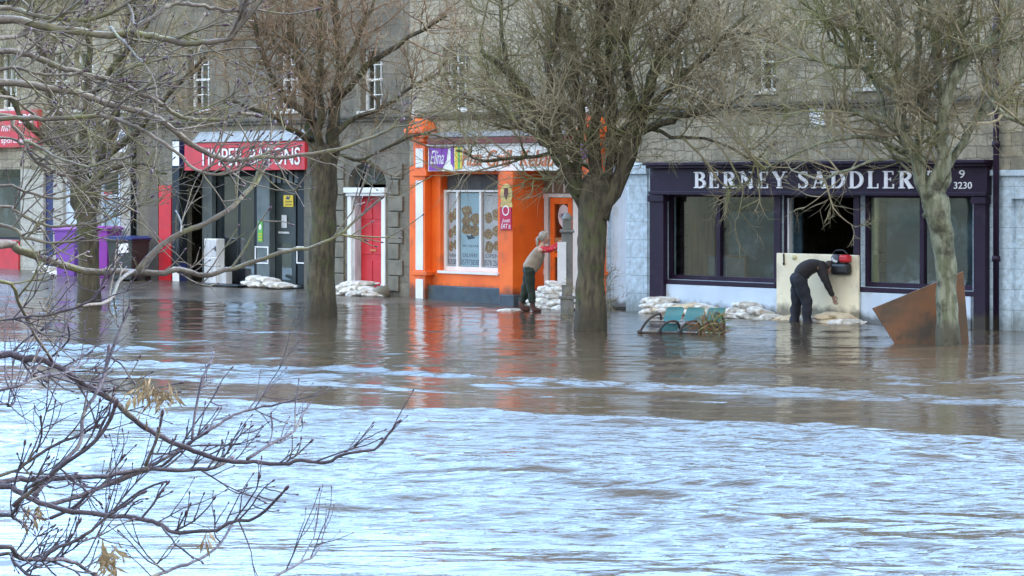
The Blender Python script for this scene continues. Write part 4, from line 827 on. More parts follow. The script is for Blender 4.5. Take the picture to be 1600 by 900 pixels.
# ------------------------------------------------------------------ foreground tree (near bank, trunk just outside the picture)
FGL = [
 ([(0,130),(70,137),(120,145),(165,162),(220,175),(260,195),(300,225),(340,247),(380,250),(410,245),(450,245),(530,232),(595,210),(625,190)], 11, 4),
 ([(0,80),(45,85),(85,102),(120,112),(150,120),(185,128),(215,144),(245,158),(275,178),(305,186),(350,186),(370,178),(400,180)], 9, 5),
 ([(0,32),(50,37),(100,47),(160,54),(205,52),(250,59),(290,67),(325,65),(360,60),(375,38),(395,15),(412,-5)], 12, 5),
 ([(205,50),(225,35),(250,18),(265,8),(285,5),(320,10),(350,16),(390,17),(410,5)], 7, 4),
 ([(172,42),(185,57),(200,72),(217,92),(225,97)], 4, 2.5), ([(217,88),(260,88),(300,86),(340,78),(400,75)], 4, 2.5),
 ([(320,20),(305,45),(297,65),(275,78),(255,92),(240,110),(220,128)], 4, 2.5), ([(182,117),(215,102),(255,92)], 3.5, 2.5),
 ([(0,109),(25,107),(62,115),(100,117),(130,112)], 5, 3),
 ([(0,185),(65,186),(105,185),(140,181),(170,182),(195,192),(220,202),(250,220),(280,240),(300,262),(330,272),(360,270),(385,258)], 7, 3),
 ([(5,180),(20,197),(37,217),(50,245),(67,258),(87,270),(107,275),(133,282),(153,288),(173,283),(197,275),(205,270)], 6, 3),
 ([(38,220),(67,232),(87,245),(117,255),(137,261),(150,258),(188,248),(205,243)], 4, 2.5),
 ([(0,382),(30,390),(70,405),(125,422),(165,425),(210,425),(250,427),(280,422),(320,430),(360,420),(400,408),(450,392),(490,385),(530,367),(560,340),(595,310)], 13, 3.5),
 ([(215,422),(245,390),(280,365),(320,350),(360,325),(380,305),(400,285),(415,258)], 9, 6),
 ([(282,364),(283,348),(275,330)], 3, 2),
 ([(0,323),(25,331),(59,348),(84,354),(118,352),(156,348),(186,335),(215,322),(236,310)], 5, 2.5),
 ([(0,440),(31,477),(52,519),(78,558)], 5.5, 4.5),
 ([(0,555),(31,558),(68,563),(104,581),(141,607),(177,626),(209,654),(245,680),(282,696),(324,712),(355,720),(397,722),(444,725),(470,720),(512,722),(538,709),(585,701),(606,680),(621,660)], 11.5, 3),
 ([(0,754),(42,748),(104,746),(167,743),(224,733),(282,735),(334,730),(360,717)], 9, 5),
 ([(73,790),(125,775),(172,754),(224,733),(261,714),(292,694),(334,668),(365,649),(397,639),(448,628)], 7.5, 3),
 ([(386,717),(428,691),(459,673),(472,649),(481,634)], 4.5, 3),
 ([(227,728),(245,686),(253,649)], 5.5, 4), ([(300,686),(305,644),(316,592),(329,566),(333,551)], 4.5, 3),
 ([(52,775),(94,728),(125,691),(130,649),(151,613),(164,581),(170,547)], 6, 4.5),
 ([(20,790),(78,743),(104,722),(141,696),(167,665),(180,634)], 6, 5),
 ([(0,743),(42,722),(78,699),(120,681),(150,665)], 5, 3.5), ([(57,707),(65,681),(64,655)], 3, 2.5),
 ([(0,761),(26,767),(52,781),(98,796),(162,805),(220,810),(251,819),(271,832),(313,829),(339,827),(365,814),(397,811),(428,785),(446,764)], 8, 3.5),
 ([(365,814),(345,848),(313,874),(271,889),(230,905)], 4, 5), ([(410,910),(459,884),(491,868),(504,845)], 4.5, 3),
 ([(0,854),(29,871),(64,874),(101,875),(124,883),(150,900)], 7, 5), ([(0,865),(23,880),(52,905)], 6, 5),
 ([(66,875),(84,859),(115,846),(144,828),(167,807),(185,796),(222,770)], 5, 3),
 ([(78,810),(115,793),(144,767),(179,755),(222,738),(254,726),(289,698),(320,677)], 5.5, 4), ([(147,806),(175,800),(219,767),(258,753)], 3.5, 3),
 ([(0,805),(20,802),(43,764),(72,747)], 6, 4), ([(0,632),(12,636),(24,624),(10,596),(8,574)], 3.5, 2.5),
 ([(0,12),(40,20),(90,30),(150,28),(200,5),(215,-10)], 8, 5), ([(0,60),(60,45),(110,30),(160,0)], 7, 4), ([(0,215),(40,225),(90,215),(150,195),(190,170),(240,160)], 4, 2.5),
 ([(0,290),(40,300),(90,310),(130,300),(170,310),(210,330)], 4, 2.5), ([(0,352),(40,372),(80,380),(125,375)], 5, 3), ([(0,150),(40,170),(80,200),(110,240),(160,262)], 5, 3),
 ([(0,610),(60,590),(110,580),(140,560)], 4, 2.5), ([(120,478),(170,470),(185,440),(205,425)], 4, 5), ([(0,500),(40,495),(85,492),(140,470),(160,450)], 3.5, 3), ([(78,558),(95,545),(108,528),(106,508)], 3.5, 3)]
FGY = 7.0; rnd = random.Random(5)
tx = (-330-800)/F*FGY
fe = empty('riverbank_tree', Matrix.Translation((tx, FGY, 0))); tag(fe, 'bare twiggy tree reaching in from the left close to the camera', 'tree')
tb = MB(); tb.tube([Vector((0, 0, -1.2)), Vector((.03, 0, .6)), Vector((0, .05, 1.8)), Vector((-.05, 0, 3.2)), Vector((0, 0, 5))], [.2, .17, .15, .13, .08], 14, jit=.05); tb.build('trunk', M['bark_fg'], fe, smooth=True)
org = Vector((tx, FGY, 0))
def fg_twig(mb, rnd, p, d, L_, r, lvl):
    n = 5; pts = [p]; rad = [r]; d = d.normalized()
    for i in range(n):
        d = (d+Vector((rnd.gauss(0, .12), rnd.gauss(0, .1), rnd.gauss(.05, .12)))).normalized(); pts.append(pts[-1]+d*L_/n); rad.append(r*(1-.5*(i+1)/n))
    mb.tube(pts, rad, 5, 0, cap=False)
    q = d.to_track_quat('Z', 'Y').to_matrix(); mb.blob(pts[-1]+d*.005, r*1.15, r*1.15, r*2.6, 6, 5, 1, rot=q)
    if lvl > 0:
        for k in range(rnd.randint(1, 3)):
            i = rnd.randint(1, n-1); s = rnd.choice((-1, 1)); nd = (d+Vector((rnd.uniform(-.3, .8), rnd.uniform(-.5, .5), s*rnd.uniform(.4, 1)))).normalized(); fg_twig(mb, rnd, pts[i], nd, L_*rnd.uniform(.35, .65), r*.75, lvl-1)
for bi, (pts, w0, w1) in enumerate(FGL):
    Yb = FGY+rnd.uniform(-.5, .9); Ye = Yb+rnd.uniform(-.5, .6); P = []
    n = len(pts)
    for i, (x, y) in enumerate(pts): P.append(W(x, y, Yb+(Ye-Yb)*i/(n-1))-org)
    if pts[0][0] <= 5: P = [Vector((.0, 0, P[0].z-.22+.1*rnd.random())), (P[0]*.5+Vector((0, 0, (P[0].z-.06)*.5)))]+P; n += 2
    else: pass
    Q = smooth_path(P, 4); Q = [q+Vector((0, 0, rnd.gauss(0, .0014))) for q in Q]
    rr = []
    for i in range(len(Q)):
        t = max(0, (i/(len(Q)-1)*(n-1)-(n-len(pts)))/max(1, (len(pts)-1))); rr.append((w0+(w1-w0)*t)*FGY/F/2*(1+.07*math.sin(i*1.9))*1.15)
    mb = MB(); mb.tube(Q, rr, 8, 0, jit=.08)
    d = (Q[-1]-Q[-2]).normalized(); mb.blob(Q[-1]+d*.006, rr[-1]*1.35, rr[-1]*1.35, rr[-1]*3.2, 8, 6, 1, rot=d.to_track_quat('Z', 'Y').to_matrix())
    ln = sum((Q[i+1]-Q[i]).length for i in range(len(Q)-1)); top = pts[0][1] < 330
    for k in range(int(ln*(13 if top else 8))):
        i = rnd.randint(3 if pts[0][0] > 5 else 9, len(Q)-2) if len(Q) > 12 else rnd.randint(1, len(Q)-2); tan = (Q[i+1]-Q[i]).normalized(); s = rnd.choice((-1, 1, 1))
        nd = tan*rnd.uniform(.5, 1.1)+Vector((rnd.uniform(-.1, .3), rnd.uniform(-.5, .5), s*rnd.uniform(.3, .9)))
        fg_twig(mb, rnd, Q[i], nd, rnd.uniform(.06, .26), min(rr[i]*.65, rnd.uniform(.0022, .0042)), 1)
    mb.build('branch', [M['bark_fg'] if pts[0][1] < 480 else M['bark_low'], M['bud']], fe, smooth=True)
M['deadleaf'] = mat('dead_leaf', (.34, .26, .15), (.16, .11, .06), 14, .8, .3)
def leaf_clump(label, px, py, Y, n, w, h, seed):
    rn = random.Random(seed); mb = MB(); c = W(px, py, Y); s = Y/F
    for k in range(n):
        a = c+Vector((rn.gauss(0, w*.3)*s, rn.gauss(0, .02), rn.gauss(0, h*.22)*s)); d = Vector((rn.gauss(0, .5), rn.gauss(0, .3), -rn.uniform(.3, 1))).normalized(); l = rn.uniform(.2, .6)*h*s; sd = d.cross(Vector((rn.gauss(0, .3), 1, rn.gauss(0, .3)))).normalized()*rn.uniform(.03, .12)*l
        m1 = a+d*l*.5+Vector((0, -.006, 0)); mb.quad([a, m1+sd, a+d*l, m1]); mb.quad([a, m1, a+d*l, m1-sd])
    o = mb.build('dead_leaf_clump', M['deadleaf']); tag(o, label, 'dead leaves', 'dead leaves caught in the near branches')
leaf_clump('straw coloured leaf wisps caught highest, on the long near branch', 238, 612, 7.2, 90, 60, 55, 1)
leaf_clump('pale curled brown leaves hanging at the bottom of the near branches', 172, 870, 7.1, 60, 30, 62, 2)
leaf_clump('dead leaf wisps caught near the left edge of the near branches', 52, 795, 7.0, 40, 30, 46, 3)
leaf_clump('single slim dead leaf spray hanging between two near twigs', 322, 845, 7.2, 14, 9, 50, 4)

# ------------------------------------------------------------------ sandbags
def bagmesh(seed, m_):
    rn = random.Random(seed); mb = MB(); n, mm = 26, 16; off = Vector((seed*3.1, 0, 0))
    for j in range(mm+1):
        th = math.pi*j/mm
        for q in range(n):
            ph = 2*math.pi*q/n; sp_ = lambda v, e: math.copysign(abs(v)**e, v)
            x = .30*sp_(math.cos(th), .75); rr = sp_(math.sin(th), .7); y = .17*rr*sp_(math.cos(ph), .8); z = .075*rr*sp_(math.sin(ph), .9)
            p = Vector((x, y, z)); k = 1+.34*noise.noise(p*7+off)+.24*abs(noise.noise(p*15+off)); p = Vector((x, y*k, z*(k+.1*math.cos(x*9+seed))))
            if abs(x) > .24: p.y *= 1.08; p.z *= .8
            mb.v.append(tuple(p))
    for j in range(mm):
        for q in range(n): mb.f.append((j*n+q, j*n+(q+1) % n, (j+1)*n+(q+1) % n, (j+1)*n+q)); mb.m.append(0)
    for k in range(5):                                # frilled tied mouth
        a = rn.uniform(-.8, .8); mb.quad([(.27, -.03+.015*k, -.01), (.27, -.015+.015*k, .02), (.36, -.05+.035*k, .03*a+.02), (.355, -.07+.035*k, .03*a-.02)])
    me = bpy.data.meshes.new('sandbag'); me.from_pydata(mb.v, [], mb.f); me.materials.append(m_); me.polygons.foreach_set('use_smooth', [True]*len(me.polygons)); me.update(); return me
M['bag'] = mat('white_woven_sack', (.74, .72, .68), (.48, .45, .40), 9, .85, 1, c3=(.30, .25, .18), t3=.57, s3=3, bscale=26)
M['bag_beige'] = mat('beige_woven_sack', (.62, .50, .34), (.45, .36, .24), 5, .8, .5, bscale=26)
BW = [bagmesh(s, M['bag']) for s in (1, 2, 3, 4)]; BB = [bagmesh(s, M['bag_beige']) for s in (5, 6)]
ORD = ['first', 'second', 'third', 'fourth', 'fifth', 'sixth', 'seventh', 'eighth']
LV = ['bottom row', 'second row', 'third row', 'top row']
def pile(place, group, rows, d, seed, beige=0.0, zb=0.0, size=1.0):
    """rows: list of (px0, px1, n) from the bottom"""
    rn = random.Random(seed)
    for r_, (x0, x1, n) in enumerate(rows):
        for k in range(n):
            px = x0+(x1-x0)*((k+.5)/n); dd = d-.10*r_+rn.uniform(-.06, .06)
            be = rn.random() < beige; me = rn.choice(BB if be else BW)
            o = bpy.data.objects.new('sandbag', me); COL.objects.link(o)
            p = FW(U(px, dd), dd, zb+.07*size+r_*.10*size+rn.uniform(-.01, .01)); ang = math.atan2(E.y, E.x)+rn.uniform(-.5, .9)
            o.matrix_world = Matrix.Translation(p) @ Matrix.Rotation(ang, 4, 'Z') @ Matrix.Rotation(rn.uniform(-.16, .16), 4, 'X') @ Matrix.Rotation(rn.uniform(-.2, .2), 4, 'Y') @ Matrix.Diagonal((size*rn.uniform(.9, 1.12), size*rn.uniform(.95, 1.2), size*rn.uniform(.72, 1.0), 1))
            col = 'beige' if be else 'white'; row = ('only row' if len(rows) == 1 else ('top row' if r_ == len(rows)-1 else LV[r_]))
            if n == 1: lb = f'{col} sandbag alone in the {row} of the heap {place}'
            else: lb = f'{col} sandbag, {ORD[k]} from left in the {row} {place}'
            tag(o, lb, 'sandbag', group)
pile('beside the purple bins', 'sandbags beside the purple bins', [(60, 98, 3), (72, 86, 1)], .4, 1, zb=.12)
pile('before the dark shopfront', 'sandbags before the dark shopfront', [(384, 452, 4), (390, 430, 2)], .25, 2, zb=.1)
pile('before the red door', 'sandbags before the red door', [(528, 584, 5), (534, 580, 4), (544, 572, 2)], .5, 3, zb=.02)
pile('by the takeaway door', 'sandbags by the takeaway door', [(836, 900, 5), (838, 896, 5), (845, 898, 4), (852, 892, 3), (862, 880, 1)], .75, 4, zb=-.03, size=1.05)
pile('behind the teal seats', 'sandbags behind the teal seats', [(1012, 1118, 7), (1014, 1110, 6), (1016, 1040, 2)], .45, 5, beige=.2, zb=-.03)
pile('by the left saddlery window', 'sandbags by the left saddlery window', [(1128, 1212, 5), (1140, 1200, 3), (1152, 1180, 1)], .35, 6, beige=.35, zb=-.05)
pile('at the saddlery doorway', 'sandbags at the saddlery doorway', [(1218, 1328, 7), (1285, 1326, 2)], .32, 7, beige=.2, zb=-.06)
o = bpy.data.objects.new('sandbag', BW[2]); COL.objects.link(o); o.matrix_world = Matrix.Translation(W(797, 484, 51.6)+Vector((0, 0, -.02))) @ Matrix.Rotation(.2, 4, 'Z') @ Matrix.Diagonal((.9, .7, .6, 1)); tag(o, 'flat white sandbag lying alone behind the boots of the leaning person', 'sandbag')

# ------------------------------------------------------------------ wheelie bins
def bin_(label, px0, px1, yt, d, body, lidm, h, extra=None, depthm=.6):
    e = empty('wheelie_bin', Matrix.Translation(FW(U((px0+px1)/2, d), d, .1)) @ Matrix.Rotation(math.atan2(E.y, E.x)+.35, 4, 'Z')); tag(e, label, 'wheelie bin', 'wheelie bins on the pavement')
    w = (px1-px0)/F*depth((px0+px1)/2, d)/2*.92; dp = depthm/2
    mb = MB(); n0 = len(mb.v); z0, z1 = .06, h-.1; k = .82
    P = [(-w*k, -dp*k, z0), (w*k, -dp*k, z0), (w*k, dp*k, z0), (-w*k, dp*k, z0), (-w, -dp, z1), (w, -dp, z1), (w, dp, z1), (-w, dp, z1)]
    mb.v += P
    for f in ((3, 2, 1, 0), (4, 5, 6, 7), (0, 1, 5, 4), (1, 2, 6, 5), (2, 3, 7, 6), (3, 0, 4, 7)): mb.f.append(f); mb.m.append(0)
    mb.box(-w-.02, w+.02, -dp-.02, dp+.02, z1-.05, z1+.001)
    bo = mb.build('body', body, e, bevel=.025)
    mb = MB(); mb.prism([(-w-.03, z1+.005), (w+.03, z1+.005), (w+.03, z1+.05), (w*.7, z1+.1), (-w*.7, z1+.1), (-w-.03, z1+.05)], -dp-.04, dp+.05); mb.build('lid', lidm, e, bevel=.015)
    for s in (-1, 1):
        mb = MB(); mb.tube([(s*w*.75, dp, .1), (s*(w*.75+.05), dp, .1)], .1, 14); mb.build('wheel', M['black'], e)
    mb = MB(); mb.tube([(-w*.8, dp+.06, z1+.06), (w*.8, dp+.06, z1+.06)], .016, 8); mb.build('handle', body, e)
    if extra: extra(e, w, dp, h)
    return e
M['binpurple'] = mat('purple_plastic', (.20, .075, .40), (.16, .06, .33), 2, .45, .05)
M['binpurple2'] = mat('magenta_plastic', (.26, .04, .36), (.20, .03, .29), 2, .45, .05)
M['binlid'] = mat('lilac_plastic', (.42, .20, .60), (.36, .16, .52), 2, .4)
M['bingrey'] = mat('charcoal_plastic', (.045, .055, .058), (.03, .038, .04), 2, .45, .05)
M['binblue'] = mat('navy_plastic', (.02, .04, .18), None, 2, .4)
bin_('bright purple wheelie bin with lilac lid left of the dark tree trunk', 89, 134, 355, .55, M['binpurple'], M['binlid'], 1.36)
bin_('magenta purple wheelie bin between the dark tree trunk and the charcoal bin', 146, 184, 355, .5, M['binpurple2'], M['binpurple2'], 1.38)
def papers(e, w, dp, h):
    mb = MB(); mb.prism([(-.02, .72), (w*.75, .75), (w*.72, .98), (.0, .95)], -dp-.02, -dp+.03); mb.build('sticker', M['letter'], e)
bin_('charcoal wheelie bin with navy lid and white sticker beside the pillar', 174, 227, 375, .75, M['bingrey'], M['binblue'], 1.15, papers, .75)

# ------------------------------------------------------------------ grey iron post with white board
pb = tbase(886, 491); pe = empty('iron_post', Matrix.Translation(pb)); tag(pe, 'old grey cast iron post with stepped cap, white board fixed on it', 'post')
M['iron'] = mat('weathered_grey_iron', (.20, .20, .19), (.13, .13, .125), 6, .7, .4, c3=(.12, .13, .09), t3=.58)
mb = MB(); mb.box(-.13, .13, -.13, .13, -.3, .30); mb.box(-.16, .16, -.16, .16, .301, .36); mb.build('base', M['iron'], pe, bevel=.015)
mb = MB(); mb.box(-.105, .105, -.105, .105, .361, 1.6); mb.build('shaft', M['iron'], pe, bevel=.015)
mb = MB(); mb.box(-.14, .14, -.14, .14, 1.601, 1.66); mb.box(-.09, .09, -.09, .09, 1.661, 1.85); mb.lathe((0, 0, 1.851), [(.11, 0), (.11, .03), (.085, .08), (.04, .13), (.01, .15)], 14); mb.build('cap', M['iron'], pe, bevel=.01)
mb = MB(); mb.box(-.19, -.02, -.135, -.118, .58, 1.42); b_ = mb.build('board', M['letter']); b_.location = pb; tag(b_, 'narrow white board held upright against the grey iron post', 'board')

# ------------------------------------------------------------------ upturned seats
sb = tbase(1066, 521); se = empty('seat_bench', Matrix.Translation(sb) @ Matrix.Rotation(-.12, 4, 'Z')); tag(se, 'bench of three teal seats on black curved iron frames, half under water', 'bench')
M['teal'] = mat('teal_plastic', (.035, .17, .19), (.028, .13, .15), 4, .4, .05, c3=(.10, .16, .14), t3=.64)
X = lambda px: (px-1066)/F*sb[1]
Zp = lambda py: (521-py)/F*sb[1]
for k, x0 in enumerate((1036, 1068, 1101)):
    mb = MB(); n = 8; rows = []
    for j in range(n+1):                              # curved back: profile in y,z
        t = j/n; z = Zp(502)+(Zp(480-0+k*.5)-Zp(502))*t; y = -.10+.16*t+.05*math.sin(t*3.1); xs = X(x0)+(.06*t); w = X(x0+27)-X(x0); r = .03 if j in (0, n) else 0
        rows.append([(xs+r, y, z), (xs+w-r+(.01 if t > .5 else 0), y, z)])
    th = .025
    for j in range(n):
        a, b = rows[j]; c, d = rows[j+1]; mb.quad([a, b, d, c]); mb.quad([(c[0], c[1]+th, c[2]), (d[0], d[1]+th, d[2]), (b[0], b[1]+th, b[2]), (a[0], a[1]+th, a[2])]); mb.quad([a, c, (c[0], c[1]+th, c[2]), (a[0], a[1]+th, a[2])]); mb.quad([b, (b[0], b[1]+th, b[2]), (d[0], d[1]+th, d[2]), d])
    c, d = rows[-1]; mb.quad([c, d, (d[0], d[1]+th, d[2]), (c[0], c[1]+th, c[2])])
    mb.build('backrest', M['teal'], se, smooth=False)
    mb = MB(); a = X(x0-4); w = X(x0+26)-X(x0); mb.prism([(a, .03), (a+w, .03), (a+w+.04, .17), (a+.04, .17)], .05, .09); mb.build('seat', M['teal'], se, bevel=.01)
M['fe'] = mat('black_iron', (.02, .02, .022), (.05, .03, .02), 8, .5, .2)
for k, x0 in enumerate((1000, 1031, 1063, 1094, 1130)):
    mb = MB(); a = X(x0)
    if k == 0: pts = [(a, -.1, .0), (X(1004), -.1, Zp(512)), (X(1013), -.1, Zp(500)), (X(1024), -.08, Zp(492)), (X(1032), -.06, Zp(491)), (X(1033), -.03, Zp(500))]
    else: pts = [(a, -.16, .0), (a+.03, -.17, .10), (a+.12, -.16, .19), (a+.25, -.15, .22), (a+.32, -.1, .17), (a+.36, -.02, .03)] if k < 4 else [(a, -.1, -.02), (a+.02, -.12, .2), (a-.04, -.1, .32), (a-.12, -.06, .36)]
    mb.tube(smooth_path([Vector(p) for p in pts], 4), .022, 8); mb.blob((a, -.13, .03), .045, .04, .035, 8, 6); mb.build('frame', M['fe'], se, smooth=True)
mb = MB(); mb.tube([(X(1000), -.12, .02), (X(1060), -.13, .01), (X(1133), -.12, -.01)], .02, 8); mb.build('rail', M['fe'], se)
mb = MB(); rn = random.Random(9)
for k in range(150):
    p = Vector((X(1096+rn.random()*38), -.22+rn.uniform(-.06, .12), rn.uniform(0, .34)*(1 if k % 3 else .6))); d = Vector((rn.gauss(0, .7), rn.gauss(0, .3), rn.gauss(0, .7))).normalized(); mb.tube([p, p+d*.08+Vector((0, 0, .01)), p+d*rn.uniform(.12, .26)], [.006, .006, .002], 4, rn.choice((0, 0, 1, 2)))
for k in range(40):
    p = Vector((X(1070+rn.random()*25), -.2, rn.uniform(.05, .22))); d = Vector((rn.gauss(0, 1), 0, rn.gauss(0, .5))).normalized(); mb.tube([p, p+d*rn.uniform(.1, .2)], [.005, .002], 3, 0)
db = mb.build('flood_debris', [mat('rust_reed', (.20, .10, .05), None, 9, .8), mat('straw', (.36, .29, .14), None, 9, .8), mat('green_weed', (.13, .2, .03), None, 9, .8)]); db.matrix_world = se.matrix_world; tag(db, 'tangle of brown reeds and green weed caught on the teal seats', 'debris', kind='stuff')

# ------------------------------------------------------------------ wooden board against the pale trunk
bY = 41.2; bp_ = [(1363, 482), (1505, 424), (1515, 545), (1512, 565), (1412, 565), (1400, 540)]
mb = MB(); Pb = [W(x, y, bY) for x, y in bp_]; th = Vector((0, .05, 0))
off = Vector((Pb[0].x, bY, 0)); mb.prism([((p-off).x, (p-off).z) for p in Pb], 0, .05)
M['board'] = mat('rusty_brown_board', (.16, .066, .026), (.085, .050, .026), 1.3, .55, .3, c3=(.045, .032, .022), t3=.56, s3=1.9, lo=.42, hi=.58)
nt = M['board'].node_tree
bo = mb.build('wooden_board', M['board'], bevel=.006); bo.location = off; tag(bo, 'large rust brown board standing tilted in the water against the pale trunk', 'board')

# ------------------------------------------------------------------ flood barrier at the saddlery door, bag
e = empty('flood_barrier', FM.copy()); tag(e, 'cream flood barrier board closing the saddlery doorway', 'flood barrier')
mb = MB(); bx(mb, 1213, 1341, 397, 510, .12, .07); mb.build('panel', M['cream'], e, bevel=.012)
mb = MB(); mb.blob((U(1241, .13), -.13, Zz(402, 1241, .13)), .06, .03, .05, 10, 6); mb.build('foam_filler', mat('expanding_foam', (.6, .55, .3), None, 9, .7), e)
mb = MB(); mb.tube([(U(1224, .14), -.135, Zz(396, 1224, .13)), (U(1224.5, .14), -.135, Zz(410, 1224, .13))], .014, 6); mb.blob((U(1224.5, .14), -.14, Zz(412, 1224, .13)), .025, .02, .03, 8, 6); mb.build('strap', M['black'], e)
e = empty('box_bag', FM.copy()); tag(e, 'red and black box-shaped bag hanging on the cream barrier beside the bending person', 'bag')
mb = MB(); bx(mb, 1296, 1323, 411, 430, .30, .13); b1 = mb.build('body', M['black'], e, bevel=.06)
mb = MB(); bx(mb, 1297, 1309, 398, 410.5, .295, .135); mb.build('front_pocket', mat('grey_print', (.10, .10, .13), (.05, .05, .07), 9, .6), e, bevel=.045)
mb = MB(); bx(mb, 1309.5, 1323, 398, 410.5, .295, .135); mb.build('red_panel', M['red'], e, bevel=.045)
mb = MB(); cu, cz = U(1302, .305), Zz(405, 1303, .305); mb.prism([(cu-.06, cz+.0), (cu+.0, cz-.05), (cu+.08, cz-.06), (cu+.1, cz-.03), (cu+.03, cz-.01), (cu-.03, cz+.04)], -.302, -.2955); mb.build('emblem', M['greywhite'], e)
mb = MB(); mb.tube([(U(1300, .3), -.3, Zz(397, 1300, .3)), (U(1306, .3), -.3, Zz(391, 1306, .3)), (U(1318, .3), -.3, Zz(391, 1318, .3)), (U(1324, .3), -.3, Zz(397, 1324, .3))], .012, 6); mb.build('handle', M['black'], e)

# ------------------------------------------------------------------ people
def skin(name, V, edges, rad, mtl, parent, sub=2, extra=None, build=True):
    me = bpy.data.meshes.new(name); me.from_pydata([tuple(v) for v in V], edges, []); o = bpy.data.objects.new(name, me); COL.objects.link(o)
    md = o.modifiers.new('s', 'SKIN'); md.use_smooth_shade = True
    lay = me.skin_vertices[0].data if me.skin_vertices else None
    if lay is None:
        bpy.context.view_layer.objects.active = o; o.select_set(True); bpy.ops.mesh.customdata_skin_add(); lay = me.skin_vertices[0].data
    for i, r in enumerate(rad): lay[i].radius = (r, r) if not isinstance(r, tuple) else r; lay[i].use_root = (i == 0)
    s = o.modifiers.new('u', 'SUBSURF'); s.levels = sub; s.render_levels = sub
    bpy.context.view_layer.update(); dg = bpy.context.evaluated_depsgraph_get()
    m2 = bpy.data.meshes.new_from_object(o.evaluated_get(dg)); bpy.data.objects.remove(o)
    amp = 0 if name == 'body' else .016
    mb = MB(); mb.add_mesh(m2, lambda c: c+noise.noise_vector(Vector((c.x*11, c.y*11, c.z*8)))*amp+noise.noise_vector(c*23)*amp*.35)
    if extra: extra(mb)
    return mb.build(name, mtl, parent, smooth=True)
M['skin'] = mat('skin_tone', (.50, .30, .22), (.46, .27, .19), 8, .5)
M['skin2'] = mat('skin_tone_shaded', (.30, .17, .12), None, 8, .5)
M['gilet'] = mat('beige_gilet', (.34, .27, .20), (.27, .21, .155), 5, .8, .4, stretch=(1, 1, 2.5))
M['redknit'] = mat('red_sleeve', (.56, .02, .035), (.44, .015, .03), 9, .8, .3)
M['greentr'] = mat('dark_green_trousers', (.030, .042, .028), (.02, .028, .02), 7, .85, .3)
M['boot'] = mat('brown_boot', (.12, .045, .035), (.08, .03, .025), 7, .6, .2)
M['hair'] = mat('grey_blond_hair', (.36, .31, .25), (.20, .17, .14), 30, .6, .6, stretch=(1, 1, .2))
M['blackcloth'] = mat('black_cloth', (.022, .018, .020), (.014, .012, .014), 7, .85, .4)
M['darktr'] = mat('dark_trousers', (.020, .022, .032), (.012, .013, .02), 7, .85, .4)
M['darkhair'] = mat('dark_hair', (.03, .02, .015), None, 30, .6, .6)
def hand(mb, p, d, up, sc=1.0):
    """palm + five bent fingers; d points along the hand, up across the knuckles"""
    d = d.normalized(); side = d.cross(up).normalized(); up = side.cross(d).normalized()
    mb.blob(p+d*.04*sc, .028*sc, .014*sc, .045*sc, 10, 8, rot=Matrix((up, side, d)).transposed())
    for k, l in enumerate((.07, .078, .072, .058)):
        b = p+d*.075*sc+up*(.026-.0175*k)*sc; mb.tube([b, b+d*l*.45*sc, b+d*l*.8*sc+side*.014*sc, b+d*l*.95*sc+side*.035*sc], [.0085*sc, .008*sc, .0075*sc, .006*sc], 6)
    b = p+d*.02*sc+up*.028*sc; mb.tube([b, b+d*.03*sc+up*.022*sc, b+d*.062*sc+up*.026*sc+side*.01*sc], [.011*sc, .010*sc, .007*sc], 6)
def head(mb, c, f, up, r=.098):
    """skull with jaw, nose, ears, eye sockets; f faces forward"""
    f = f.normalized(); s = f.cross(up).normalized(); up = s.cross(f).normalized(); Rm = Matrix((f, s, up)).transposed()
    mb.blob(c, r*.98, r*.78, r*1.2, 16, 14, rot=Rm); mb.blob(c+f*r*.30-up*r*.62, r*.55, r*.52, r*.55, 12, 10, rot=Rm)
    mb.tube([c+f*r*.92+up*r*.15, c+f*r*1.18-up*r*.22, c+f*r*.95-up*r*.30], [r*.09, r*.17, r*.12], 8)
    for k in (-1, 1): mb.blob(c+s*k*r*.80-up*r*.05, r*.16, r*.08, r*.26, 8, 6, rot=Rm); mb.blob(c+f*r*.86+s*k*r*.32+up*r*.06, r*.08, r*.13, r*.08, 8, 6, rot=Rm)
    mb.blob(c+f*r*.84-up*r*.58, r*.07, r*.24, r*.06, 8, 6, rot=Rm)
def trousers(hp, kn, an, hip, w, mtl, parent, zend):
    mb = MB(); mb.blob(hip, w*1.12, w*1.32, w*1.15, 16, 12)
    for i in (0, 1):
        a = hp[i]+Vector((0, 0, .06)); b = hp[i].lerp(kn[i], .5); c = kn[i].lerp(an[i], .5); en = an[i]+Vector((0, 0, zend))
        P = smooth_path([a, hp[i], b, kn[i], c, en], 4); ws = [w*.8, w*.98, w*.86, w*.70, w*.66, w*.60]; rr = []
        for k in range(5):
            for t in range(4): rr.append(ws[k]+(ws[k+1]-ws[k])*t/4)
        rr.append(ws[-1]); rr = [q*(1+.05*math.sin(j*1.7+i)) for j, q in enumerate(rr)]; mb.tube(P, rr, 14, jit=.03)
    mb.v = [tuple(Vector(v)+noise.noise_vector(Vector((v[0]*9, v[1]*9, v[2]*13)))*.02) for v in mb.v]
    return mb.build('trousers', mtl, parent, smooth=True)
